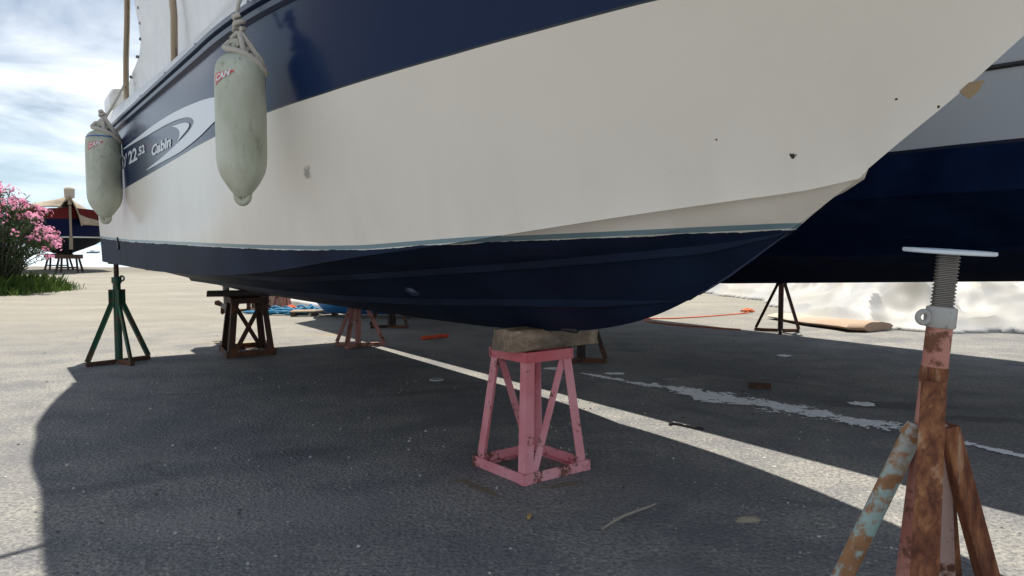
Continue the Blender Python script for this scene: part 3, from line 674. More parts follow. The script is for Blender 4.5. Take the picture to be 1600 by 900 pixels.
# ------------------------------------------------------------------ fenders
def fender(t,n,ztop,zbot,r,label,rope_to,blue=False,turn=0,LOGO=-58):
    root=empty('boat_fender',label,'fender',bw(t,-n,zbot),BROT+turn,'fenders hung along the cruiser side')
    Lh=ztop-zbot; mb=MB(); pr=[]
    tip=.05
    pr=[(f*Lh,q*r) for f,q in((0,.20),(.012,.30),(.03,.38),(.06,.52),(.09,.64),(.12,.75),(.155,.86),(.19,.935),(.23,.98),(.28,1.0),(.4,1.008),(.5,1.012),(.6,1.01),(.7,1.007),(.80,1.0),(.86,.985),(.90,.955),(.935,.88),(.96,.76),(.98,.60),(.993,.42),(1,.25))]
    mb.lathe((0,0,0),(0,0,1),pr,36); body=mb.build('body',M['fender'],root,smooth=50)
    # moulded eyes: flattened loops above and below
    vdir=R(62)
    for zc_,nm in((.010,'lower_eye'),(Lh+.014,'upper_eye')):
        mb=MB(); path=[]
        for i in range(21):
            a=2*math.pi*i/20; q=r*.23*math.cos(a); path.append((q*math.cos(vdir),q*math.sin(vdir),zc_+r*.31*math.sin(a)))
        mb.tube(path,r*.155,10,cap=False)
        mb.build(nm,M['fender'],root,smooth=60)
    mb=MB(); mb.lathe((-r*.50,-r*.36,Lh*.115),(-.6,-.4,-.5),[(0,.005),(.016,.005)],10); mb.build('air_plug',M['black'],root)
    # printed pennant wrapped on the body
    def wrap(name,pts,mt,off):
        q=MB(); vv=[]
        for a,z in pts: vv.append(((r+off)*math.cos(a),(r+off)*math.sin(a),z))
        q.add(vv,[tuple(range(len(pts)))]); return q.build(name,mt,body)
    a0=math.atan2(-.57,-.8216)  # roughly towards the open side
    a0=R(LOGO) ; zc_=Lh*.80; hs=r/.088
    def strip(name,x0,x1,z0a,z0b,z1a,z1b,mt,off):
        q=MB(); vv=[];n_=10
        for i in range(n_+1):
            f=i/n_; x=x0+(x1-x0)*f; a=a0+x/r
            for z in(z0a+(z1a-z0a)*f,z0b+(z1b-z0b)*f): vv.append(((r+off)*math.cos(a),(r+off)*math.sin(a),zc_+z))
        q.add(vv,[(2*i,2*i+2,2*i+3,2*i+1) for i in range(n_)]); return q.build(name,mt,body)
    s=hs*.95
    strip('pennant_logo',-.040*s,.048*s,-.026*s,.018*s,.020*s,.026*s,M['decalred'],.0015)
    strip('pennant_logo',-.0355*s,.030*s,-.0205*s,.0135*s,.0145*s,.0215*s,M['decalwhite'],.0022)
    strip('pennant_logo',-.033*s,.026*s,-.0175*s,.011*s,.0135*s,.0195*s,M['decalred'],.0029)
    cu=bpy.data.curves.new('logo_letters','FONT'); cu.body='CAN'; cu.size=.030*s; cu.offset=.0012; cu.shear=.3; to=bpy.data.objects.new('tmp',cu); C.objects.link(to)
    me=bpy.data.meshes.new_from_object(to.evaluated_get(bpy.context.evaluated_depsgraph_get())); bpy.data.objects.remove(to)
    for v in me.vertices:
        x,y=v.co.x,v.co.y; a=a0+(x-.032*s)/r; v.co=((r+.0036)*math.cos(a),(r+.0036)*math.sin(a),zc_+y-.012*s+x*.30)
    me.materials.clear(); me.materials.append(M['decalwhite']); lo=bpy.data.objects.new('logo_letters',me); C.objects.link(lo); lo.parent=body
    if blue:
        q=MB(); q.lathe((0,0,Lh-.062),(0,0,1),[(0,r*.93),(.004,r*.935),(.022,r*.80),(.026,r*.77)],36)
        q.v=[(x*1.03,y*1.03,z) for x,y,z in q.v]; q.build('blue_collar',M['decalblue'],root,smooth=50)
    # rope: lashing on the eye, knot, and the line up to the rail
    mb=MB(); rr=.0085*hs
    mb.tube([(r*.42*math.cos(a),r*.42*math.sin(a),Lh+.012+.008*math.sin(2*a)-.010*math.cos(a)) for a in[2*math.pi*i/20 for i in range(21)]],rr,8)
    e1=Vector((math.cos(R(75)),math.sin(R(75)),0)); e2=Vector((math.cos(R(-15)),math.sin(R(-15)),0))
    W=lambda l:[e1*(a*r)+e2*(b*r)+Vector((0,0,c*Lh)) for a,b,c in l]
    mb.tube(W([(1.0,.05,.862),(.93,.38,.885),(.66,.66,.93),(.25,.72,.972),(-.18,.58,.998),(-.50,.34,1.012),(-.58,.0,1.035),(-.40,-.1,1.075),(-.1,.08,1.08),(0,.15,1.04)]),rr*1.25,8)
    mb.tube(W([(1.0,.0,.872),(.80,.30,.95),(.52,.30,1.02),(.26,.16,1.09),(.05,.0,1.15)]),rr*1.35,8)
    mb.tube(W([(.15,.55,.985),(.1,.4,1.05),(.02,.1,1.13)]),rr*1.2,8)
    mb.tube([(-r*.42,-.01,Lh+.02),(-r*.45,-.01,Lh+.045),(-r*.3,-.02,Lh+.058),(-.01,0,Lh+.08)],rr*1.1,8)
    kz_=Lh+.085
    mb.tube([(.016*math.cos(a),.016*math.sin(a),kz_+.004*a) for a in[i*.5 for i in range(26)]],rr,8)
    mb.tube([(-.012,-.01,kz_+.03),(-.025,-.014,kz_+.055),(-.034,-.012,kz_+.05)],rr*.8,8)
    inv=(Matrix.Translation(bw(t,-n,zbot))@Matrix.Rotation(BROT+turn,4,'Z')).inverted()
    pts=[Vector((0,0,kz_+.05))]+[inv@bw(*p) for p in rope_to]
    mb.tube(pts,rr*.8,8); mb.build('rope',M['rope'],root,smooth=70)
    return root
fender(-.19,1.19,1.70,1.175,.089,'grey green fender nearest the bow, with a thick lashed rope','' or [(-.27,-1.19,1.80),(-.26,-1.172,1.90),(-.24,-1.11,2.06),(-.2,-.95,2.12),(-.2,-.8,2.6)])
fender(-3.50,1.295,1.835,1.195,.117,'grey green fender with a blue collar, hanging at the stern','' or [(-3.60,-1.27,1.93),(-3.70,-1.2,2.05),(-3.88,-1.11,2.22),(-3.92,-1.09,2.26)],True,LOGO=-36)

# ------------------------------------------------------------------ stands and jacks
def keel_stand(name,label,corners,ztop,topscale,paint,toppaint,a=.045,group='steel keel stands'):
    """square steel stand: corners front, right, back, left on the ground"""
    c=[Vector((x,y,0)) for x,y in corners]; ctr=sum(c,Vector())/4
    root=empty(name,label,'boat stand',ctr,0,group)
    b=[q-ctr for q in c]; T=[q*topscale+Vector((0,0,ztop)) for q in b]
    th=.006
    for i in range(4):
        p0,p1=b[i]+Vector((0,0,.002)),T[i]-Vector((0,0,.004))
        e1=(b[(i+1)%4]-b[i]).normalized(); mb=MB(); mb.angle(p0,p1,a,th,e1,.92); mb.build('leg',paint,root)
    def rails(P,z0,h,nm,mt,out):
        mb=MB()
        for i in range(4):
            q0,q1=P[i],P[(i+1)%4]; d=(q1-q0).normalized(); nrm=Vector((d.y,-d.x,0))
            q0=Vector((q0.x,q0.y,z0))-d*.004+nrm*out; q1=Vector((q1.x,q1.y,z0))+d*.004+nrm*out
            mb.prof(q0-d*.009,q1+d*.0085,[(0,0),(h,0),(h,-th),(th,-th),(th,-h*.8),(0,-h*.8)],(0,0,1))
        mb.build(nm,mt,root)
    rails(b,.001,a*.95,'base_frame',paint,.0085); rails(T,ztop-a*.95,a*.95,'top_frame',toppaint,.0085)
    # flat diagonals on two opposite faces
    for (i,j) in((0,1),(2,3)):
        d=(b[j]-b[i]).normalized(); nrm=Vector((d.y,-d.x,0))
        p0=b[i]+d*.055+Vector((0,0,.03))-nrm*.010; p1=T[j]-d*.03-Vector((0,0,.03))-nrm*.010
        mb=MB(); mb.bar(p0,p1,.006,a*.72,d); mb.build('diagonal_brace',paint,root)
    return root
u1=Vector((.79,.61)); u2=Vector((-.61,.79)); c0=Vector((.085,3.265)); s_=.178
keel_stand('keel_stand','pink painted steel stand under the cruiser keel, near the bow',[c0-u1*s_-u2*s_,c0+u1*s_-u2*s_,c0+u1*s_+u2*s_,c0-u1*s_+u2*s_],.545,.69,M['pink'],M['red'],.047)
F_,R_,B_,L_=[Vector(q) for q in((-2.51,6.46),(-2.17,6.70),(-2.43,7.19),(-2.77,6.95))]
keel_stand('keel_stand','dark brown rusty steel stand with crossed braces, under the cruiser keel near the stern',[F_,R_,B_,L_],.525,.72,M['brown'],M['brown'],.055)
def timber(label,c,L_,wd,h,ang,mt,jit,seedv,tilt=0):
    random.seed(seedv); mb=MB(); n_=14; rows=[]
    for i in range(n_+1):
        x=-L_/2+L_*i/n_; row=[]
        for j in range(16):
            a=2*math.pi*j/16; ca,sa=math.cos(a),math.sin(a)
            sq=max(abs(ca),abs(sa)); y=ca/sq*wd/2; z=sa/sq*h/2
            rd=.93 if abs(abs(ca)-abs(sa))<.25 else 1
            k=1+jit*noise.noise(Vector((x*7,y*20+seedv,z*20)))
            if z<-h*.3: k=1
            row.append((x+ (0 if 0<i<n_ else jit*.12*noise.noise(Vector((y*30,z*30,seedv)))),y*rd*k,z*rd*(k if z>0 else 1)))
        rows.append(row)
    mb.add([v for r_ in rows for v in r_],[(i*16+j,i*16+(j+1)%16,(i+1)*16+(j+1)%16,(i+1)*16+j) for i in range(n_) for j in range(16)]+[tuple(range(15,-1,-1)),tuple(n_*16+j for j in range(16))])
    o=mb.build('timber_block',mt,None,smooth=35); o.location=c; o.rotation_euler=(0,tilt,ang); tag(o,label,'timber',None); return o
AN=math.atan2(.57,.8216)
timber('thick weathered timber block on top of the pink stand',(.158,3.275,.592),.50,.145,.094,AN+.06,M['timber'],.26,3)
timber('dark timber beam on top of the brown stand',(-2.50,6.84,.553),.62,.14,.055,R(12),M['darktimber'],.06,9)

def jack(name,label,base,feet,zleg,zpole,ztop,paint,legpaint,r=.028,legw=.035,plate=.06,group='boat support jacks',bars=True,lug=True,top=None):
    bx,by=base; root=empty(name,label,'boat jack',(bx,by,0),0,group)
    tx=Vector((0,0,0)); 
    mb=MB(); mb.lathe((0,0,.012),(0,0,1),[(0,r*1.05),(zpole-.012,r*1.05)],16); mb.build('pole',paint,root,smooth=40)
    pr=[]; z=zpole-.01
    while z<ztop-.02: pr+=[(z-zpole+.01,r*.62),(z-zpole+.016,r*.74)]; z+=.012
    mb=MB(); mb.lathe((0,0,zpole-.01),(0,0,1),pr+[(ztop-zpole,r*.62)],14); mb.build('screw_rod',M['darkbrown'],root,smooth=30)
    mb=MB(); mb.lathe((0,0,zpole-.02),(0,0,1),[(0,r*1.35),(.05,r*1.35)],16); 
    if lug: mb.tube([(r*1.2+.012+.02*math.cos(a),-.004,zpole+.02+.02*math.sin(a)) for a in[2*math.pi*i/12 for i in range(13)]],.008,6)
    mb.build('collar',paint,root,smooth=40)
    mb=MB(); mb.lathe((0,0,ztop-.012),(0,0,1),[(0,plate),(.010,plate),(.012,plate*.96)],20); mb.build('top_plate',paint,root,smooth=40)
    for fx,fy in feet:
        f=Vector((fx-bx,fy-by,0)); d=f.normalized(); mb=MB()
        p0=d*(r*1.0)+Vector((0,0,zleg*.90)); pm=d*(r*1.0)+Vector((0,0,min(zpole-.04,zleg*1.12))); p1=f*.90+Vector((0,0,.03))
        sd=Vector((-d.y,d.x,0)); mb.angle(p0-sd*legw*.5,p1-sd*legw*.5,legw,.006,sd,1.0); mb.angle(pm-sd*legw*.5,p0-sd*legw*.5,legw,.006,sd,1.0); mb.build('leg',legpaint,root)
        mb=MB(); mb.bar(d*r+Vector((0,0,.018)),f+Vector((0,0,.018)),legw,.034); mb.build('foot_bar',M['brown'] if paint is M['green'] else paint,root)
    return root
jack('boat_jack','green painted tripod jack under the cruiser stern corner',(-3.335,6.20),[(-3.50,6.00),(-3.185,6.42),(-3.15,6.06)],.56,.70,.853,M['green'],M['green'],.029,.034)
jack('boat_jack','faded pink tripod jack under the cruiser, seen past its keel',(-1.52,7.23),[(-1.76,7.29),(-1.27,7.31),(-1.59,7.03)],.52,.66,.80,M['jackpink'],M['jackpink'],.029,.036)
jack('boat_jack','dark brown jack on dark ground behind the pink tripod jack',(-1.47,8.88),[(-1.70,8.80),(-1.25,8.80),(-1.47,9.15)],.55,.8,.98,M['darkbrown'],M['darkbrown'],.035,.04)
jack('boat_jack','dark jack foot showing behind the timber on the pink stand',(.60,6.27),[(.45,6.15),(.80,6.20),(.60,6.55)],.55,.8,.985,M['darkbrown'],M['darkbrown'],.03,.04)
jack('boat_jack','brown tripod jack under the yacht, in front of the white sheeting',(3.10,8.46),[(2.84,8.58),(3.31,8.44),(3.0,8.20)],.60,.80,.975,M['brown'],M['brown'],.028,.032)
jack('boat_jack','distant red brown jack beside the blue rope heap',(-3.47,11.15),[(-3.55,10.95),(-3.30,11.0),(-3.5,11.4)],.6,.8,1.0,M['jackpink'],M['jackpink'],.03,.045)
jack('boat_jack','distant brown jack seen through the brown stand',(-4.02,11.2),[(-4.15,11.0),(-3.85,11.05),(-4.05,11.5)],.55,.8,1.0,M['brown'],M['brown'],.03,.045)

def near_jack():
    P0=Vector((.872,1.62,0)); P1=Vector((.962,1.62,1.0)); ax=(P1-P0).normalized()
    root=empty('boat_jack','rusty unused tripod jack with pale round plate, closest to the camera','boat jack',P0,0,'boat support jacks')
    P=lambda z:(ax*(z/ax.z))
    # pole
    mb=MB(); mb.lathe(P(.02),ax,[(0,.026),(.68,.0265),(.682,.0265),(.82,.0265)],28); mb.build('pole',M['rustpink'],root,smooth=40)
    mb=MB(); pr=[]; z=0
    while z<.17: pr+=[(z,.0205),(z+.0022,.0240),(z+.0040,.0240),(z+.0062,.0205)]; z+=.0078
    mb.lathe(P(.815),ax,pr,26); mb.build('screw_rod',M['thread'],root,smooth=25)
    mb=MB(); mb.lathe(P(.818),ax,[(0,.0295),(.003,.0312),(.042,.0312),(.045,.0295),(.047,.023)],32); co=mb.build('collar',M['zinc'],root,smooth=35)
    mb=MB(); c=P(.842)+Vector((-.043,-.008,0)); mb.tube([c+Vector((0.0125*math.cos(a),0,.0125*math.sin(a))) for a in[2*math.pi*i/20 for i in range(21)]],.0062,10); mb.box(P(.842)+Vector((-.030,-.004,0)),(.014,.013,.030)); mb.build('handle_lug',M['zinc'],co,smooth=50)
    mb=MB(); mb.lathe(P(.9815),(.05,-.045,1),[(0,.089),(.002,.091),(.0075,.091),(.0085,.089)],48); mb.build('top_plate',M['plate'],root,smooth=40)
    mb=MB(); mb.lathe(P(.695),ax,[(0,.0265),(.01,.0288),(.03,.0285),(.036,.0267)],28); mb.build('weld_ring',M['rustleg'],root,smooth=40)
    # front leg: wide angle iron coming towards the viewer
    d=Vector((-.46,-.89,0)).normalized(); sd=Vector((-d.y,d.x,0))
    p0=P(.70)+d*.034; p1=Vector((-.155,-.36,.015)); mb=MB()
    mb.prof(p0,p1,[(-.010,-.0235),(.010,-.0245),(.010,.0245),(-.010,.0235)],d,1.08); mb.angle(p0+sd*.0235,p1+sd*.026,.042,.006,-d,1.1,-1)
    mb.build('leg',M['rustleg'],root,bevel=.003)
    # left leg, round pipe
    mb=MB(); mb.tube([P(.585)+Vector((-.030,.0,0)),Vector((-.265,-.05,.02))],.0215,16); mb.tube([P(.60)+Vector((-.026,-.004,0)),P(.575)+Vector((-.036,-.004,0))],[.020,.026],14); mb.build('leg',M['teal'],root,smooth=50)
    # right leg
    mb=MB(); d=Vector((.27,-.03,0)).normalized(); sd=Vector((0,1,0)); mb.bar(P(.60)+Vector((.036,-.012,0)),Vector((.245,-.05,.02)),.04,.036,sd); mb.build('leg',M['rustleg'],root,bevel=.003)
    # rear leg
    mb=MB(); mb.bar(P(.60)+Vector((.036,.022,0)),Vector((.225,.14,.02)),.038,.03,(0,1,0)); mb.build('leg',M['rustleg'],root,bevel=.003)
    # flat tie along the pole (pale)
    mb=MB(); mb.bar(P(.60)+Vector((.022,.0,0)),Vector((.150,.06,.02)),.042,.034,(0,1,0)); mb.build('leg',M['palepink'],root,bevel=.003)
    for a,b in(((-.155,-.36),(.245,-.05)),((.245,-.05),(.225,.14)),((.225,.14),(-.265,-.05)),((-.265,-.05),(-.155,-.36))):
        mb=MB(); mb.bar((*a,.02),(*b,.02),.03,.03); mb.build('base_bar',M['rust'],root)
near_jack()

# ------------------------------------------------------------------ far left: old wooden boat, trestles
def wooden_boat():
    loc=Vector((-15.55,26.0,0)); ang=math.atan2(-.80,.60)
    root=empty('wooden_boat','old navy wooden boat with pale waterline and a beige tarp, on trestles by the sea','boat',loc,ang)
    root.scale=(1,1.3,1)
    # local x forward (bow at x=0, stern at -6), y to port
    T=[0,-.08,-.2,-.45,-.8,-1.3,-1.9,-2.6,-3.4,-4.2,-5,-5.6,-5.9]
    vs=[];k=9
    navy=mat('old_navy_paint',(.008,.014,.05),.42); 
    def hb(t): return 1.28*(1-(1-min(1,-t/2.3))**2.0)*(1 if t>-4 else 1-.55*((-4-t)/1.9)**2)
    rows=[]
    for t in T:
        b=hb(t); q=[]
        kz=.66+.28*max(0,1+t/.5)**2*.9 if t>-.5 else .66
        for s,w_ in((0,.0),(.10,.30),(.22,.58),(.36,.80),(.5,.92),(.66,.97),(.82,1.0),(.92,1.0),(1.0,1.01)):
            q.append((b*w_+ .03,kz+(2.20+.12*max(0,1+t/2)-kz)*s))
        rows.append(q)
    for t,q in zip(T,rows):
        for s in(-1,1):
            for a,z in q: vs.append((t,s*a,z))
    fs=[]
    for i in range(len(T)-1):
        for s in(0,1):
            for j in range(k-1):
                a=(i*2+s)*k+j;b=((i+1)*2+s)*k+j; qd=(a,b,b+1,a+1); fs.append(qd[::-1] if s else qd)
    fs.append(tuple([j for j in range(k-1,-1,-1)]+[k+j for j in range(k)])); n0=(len(T)-1)*2*k; fs.append(tuple([n0+j for j in range(k-1,-1,-1)]+[n0+k+j for j in range(k)]))
    m=mat('wooden_boat_paint',(.008,.014,.05),.7,spec=.05); oc=N(m.node_tree,'ShaderNodeTexCoord').outputs['Object']; sp=N(m.node_tree,'ShaderNodeSeparateXYZ'); L(m,oc,sp.inputs[0]); z=sp.outputs[2]
    col=mixc(m,mth(m,'GREATER_THAN',z,1.26),(.005,.007,.010),(.45,.45,.42)); col=mixc(m,mth(m,'GREATER_THAN',z,1.31),col,(.004,.007,.032)); col=mixc(m,mth(m,'GREATER_THAN',z,1.93),col,(.085,.012,.012)); L(m,col,B(m).inputs['Base Color'])
    mb=MB(); mb.v=vs; mb.f=fs; mb.build('hull',m,root,smooth=40)
    mb=MB(); mb.bar((.06,0,1.32),(.06,0,2.38),.055,.07,(1,0,0)); mb.bar((-.02,0,.85),(.055,0,1.30),.085,.06,(1,0,0)); mb.build('stem_post',mat('pale_wood',(.20,.17,.13),.8),root)
    mb=MB(); mb.lathe((.05,0,2.42),(0,0,1),[(0,.05),(.20,.05),(.24,.12),(.55,.13),(.60,.09)],12); mb.build('bow_post',mat('wrapped_cloth',(.40,.35,.28),.9),root)
    # tarp: ridge along the middle, draped to the rails
    tp=mat('beige_tarp',(.42,.355,.27),.85); fold=nz(tp,3,5,.6); L(tp,ramp(tp,fold,[(.3,(.22,.175,.13)),(.7,(.36,.30,.23))]),B(tp).inputs['Base Color']); bump(tp,fold,.6,.1)
    rows=[]; nx_=30
    mb=MB()
    for i in range(nx_+1):
        t=.25-6.2*i/nx_; b=hb(min(-.15,t))+.10; row=[]
        for j in range(17):
            f=-1+2*j/16; zr=2.72+.10*math.sin(i*.5)*.4; drop=.86 if f>0 else .42
            z=zr-drop*abs(f)**1.15+.05*noise.noise(Vector((t*1.5,f*3,2)))
            if f>.85: z-=.18*(f-.85)/.15
            row.append((t,f*b,z))
        rows.append(row)
    mb.add([v for r_ in rows for v in r_],[(i*17+j,i*17+j+1,(i+1)*17+j+1,(i+1)*17+j) for i in range(nx_) for j in range(16)])
    o=mb.build('tarp_cover',tp,root,smooth=60); sm=o.modifiers.new('thickness','SOLIDIFY'); sm.thickness=.02
    mb=MB(); mb.lathe((-.85,1.0,1.62),(0,1,0),[(-.1,.03),(.08,.05),(.1,.03)],10); mb.build('hull_fitting',M['zinc'],root)
    return loc,ang
wl_,wa_=wooden_boat()
def trestle(label,x,y,rz,w_=.75,d=.30,h=.66):
    root=empty('trestle',label,'trestle',(x,y,0),rz,'trestles under the wooden boat')
    mb=MB(); mb.box((0,0,h-.075),(w_,d,.15)); mb.build('beam',M['brown'],root,bevel=.01)
    for sx in(-1,1):
        for sy in(-1,1):
            mb=MB(); mb.bar((sx*w_*.36,sy*d*.3,h-.15),(sx*w_*.46,sy*d*.6,0),.055,.055,(1,0,0)); mb.build('leg',M['darkbrown'],root)
    mb=MB(); mb.bar((-w_*.42,-d*.46,.2),(w_*.42,-d*.46,.2),.03,.05); mb.build('stretcher',M['darkbrown'],root)
bx=Vector((math.cos(wa_),math.sin(wa_),0))
q=wl_-bx*.75; trestle('rusty trestle under the bow of the wooden boat',q.x,q.y,0.05,.85)
q=wl_-bx*4.2; trestle('rusty trestle under the wooden boat, half behind the oleander',q.x,q.y,0.05,1.0)

# small boat out on the water
root=empty('small_boat','tiny motorboat far out on the pale sea','boat',(-202,355,-3.05),0)
mb=MB(); mb.add([(-2.6,-.9,.1),(2.0,-.9,.1),(3.2,0,.3),(2.0,.9,.1),(-2.6,.9,.1),(-2.6,-1,.9),(2.2,-1,1.0),(3.6,0,1.2),(2.2,1,1.0),(-2.6,1,.9)],[(0,1,6,5),(1,2,7,6),(2,3,8,7),(3,4,9,8),(4,0,5,9),(5,6,7,8,9),(4,3,2,1,0)]); mb.build('hull',mat('boat_grey',(.12,.14,.16),.5),root)
mb=MB(); mb.box((-.2,0,1.35),(1.6,1.3,.8)); mb.build('wheelhouse',M['gel'],root,bevel=.1)

# ------------------------------------------------------------------ oleander
def oleander(name,label,cx,cy,rx,rz,seedv,nclus,tip=None):
    rnd=random.Random(seedv); root=empty(name,label,'shrub',(cx,cy,0))
    st=MB(); lf=MB(); fl=MB()
    ends=[]
    for i in range(nclus):
        a=rnd.uniform(0,2*math.pi); e=rnd.random()**.7; hgt=rz*(.26+.72*(1-e**2*.70)*rnd.uniform(.72,1.03)); rr=rx*e*rnd.uniform(.75,1.05)
        p=Vector((rr*math.cos(a),rr*math.sin(a),hgt)); ends.append(p)
    if tip: ends+= [Vector(q) for q in tip]
    for p in ends:
        b=Vector((p.x*.12+rnd.uniform(-.1,.1),p.y*.12+rnd.uniform(-.1,.1),0)); mid=b.lerp(p,.55)+Vector((-p.x*.12,-p.y*.12,.14))
        path=[b,b.lerp(mid,.5)+Vector((0,0,.05)),mid,mid.lerp(p,.55)+Vector((0,0,.04)),p]
        st.tube(path,[.014,.012,.010,.007,.004],5)
        # leaves along the upper half
        for q in range(58):
            f=rnd.uniform(.10,1.02); seg=min(3,int(f*4)); o_=path[seg].lerp(path[seg+1],min(1,f*4-seg)); 
            d=Vector((rnd.gauss(0,1),rnd.gauss(0,1),rnd.gauss(.55,.6))).normalized(); ln=rnd.uniform(.09,.16); sdv=d.cross(Vector((rnd.gauss(0,1),rnd.gauss(0,1),rnd.gauss(0,1)))).normalized()*.0115
            up_=d.cross(sdv).normalized()*.012; m1=o_+d*ln*.5+up_; t_=o_+d*ln
            lf.add([o_,m1+sdv,t_,m1-sdv],[(0,1,2,3)])
        # flower head
        if rnd.random()<.92 and p.z>rz*.24:
            nb=rnd.randint(9,17); R_=rnd.uniform(.07,.13)
            for q in range(nb):
                d=Vector((rnd.gauss(0,1),rnd.gauss(0,1),rnd.gauss(.35,.8))).normalized(); c=p+Vector((0,0,.02))+d*R_*rnd.uniform(.5,1.0)
                x=d.orthogonal().normalized(); y=d.cross(x); ph=rnd.uniform(0,6.28); sz=rnd.uniform(.026,.038)
                for k in range(5):
                    a=ph+2*math.pi*k/5; u=x*math.cos(a)+y*math.sin(a); v_=x*math.cos(a+.62)+y*math.sin(a+.62); w_=x*math.cos(a-.62)+y*math.sin(a-.62)
                    fl.add([c,c+w_*sz*.62+d*.006,c+u*sz+d*.010,c+v_*sz*.62+d*.006],[(0,1,2,3)])
    st.build('stems',M['stem'],root); lf.build('leaves',M['leaf'],root,recalc=False); fl.build('flowers',M['petal'],root,recalc=False)
def foliage(name,c1,c2,trans):
    m=mat(name,c1,.6,spec=.08); L(m,ramp(m,nz(m,6,2,.5),[(.3,c1),(.7,c2)]),B(m).inputs['Base Color'])
    t=m.node_tree; tr=N(t,'ShaderNodeBsdfTranslucent'); tr.inputs[0].default_value=(*[min(1,c*1.5) for c in c2],1); mx=N(t,'ShaderNodeMixShader'); mx.inputs[0].default_value=trans
    o=[n for n in t.nodes if n.type=='OUTPUT_MATERIAL'][0]; t.links.new(B(m).outputs[0],mx.inputs[1]); t.links.new(tr.outputs[0],mx.inputs[2]); t.links.new(mx.outputs[0],o.inputs[0]); return m
M['stem']=mat('oleander_stem',(.06,.052,.04),.85); M['leaf']=foliage('oleander_leaf',(.025,.050,.02),(.055,.095,.04),.2); M['petal']=foliage('oleander_petal',(.60,.15,.30),(.80,.36,.50),.30)
oleander('oleander_shrub','pink flowering oleander at the left edge, above green grass',-10.74,15.35,1.25,2.30,11,150,[(1.28,-.2,1.28),(1.36,-.25,1.0),(1.18,-.3,.86),(1.30,-.1,1.12),(1.05,-.3,1.5),(1.1,0,.72),(1.42,-.2,.94)])
oleander('oleander_shrub','taller pink oleander mostly cut off by the left edge',-12.2,15.6,1.35,2.75,21,150,[(1.45,-.3,2.50),(1.38,-.3,2.36)])
m=M['grass']=foliage('grass_blade',(.035,.075,.018),(.09,.14,.035),.3)
mb=MB(); rnd=random.Random(5)
for i in range(9000):
    x=rnd.uniform(-14,-9.55); edge=15.0+.25*math.sin(x*3)
    y=rnd.uniform(14.35,16.6); q=max(0,min(1,(-9.55-x)/.75))*max(0,min(1,(y-14.3-.25*noise.noise(Vector((x*2,0,0))))/.5))
    if rnd.random()>q+.08: continue
    h=rnd.uniform(.14,.46)*(.25+.75*q); a=rnd.uniform(0,6.28); d=Vector((math.cos(a),math.sin(a),0)); s_=Vector((-d.y,d.x,0))*rnd.uniform(.006,.011); b=Vector((x,y,0)); ben=rnd.uniform(.05,.25)*h*2
    mb.add([b-s_,b+s_,b+d*ben*.35+s_*.7+Vector((0,0,h*.6)),b+d*ben+Vector((0,0,h)),b+d*ben*.35-s_*.7+Vector((0,0,h*.6))],[(0,1,2,3,4)])
tag(mb.build('grass',M['grass'],recalc=False),'green grass tuft growing under the oleander','grass',None,'stuff')

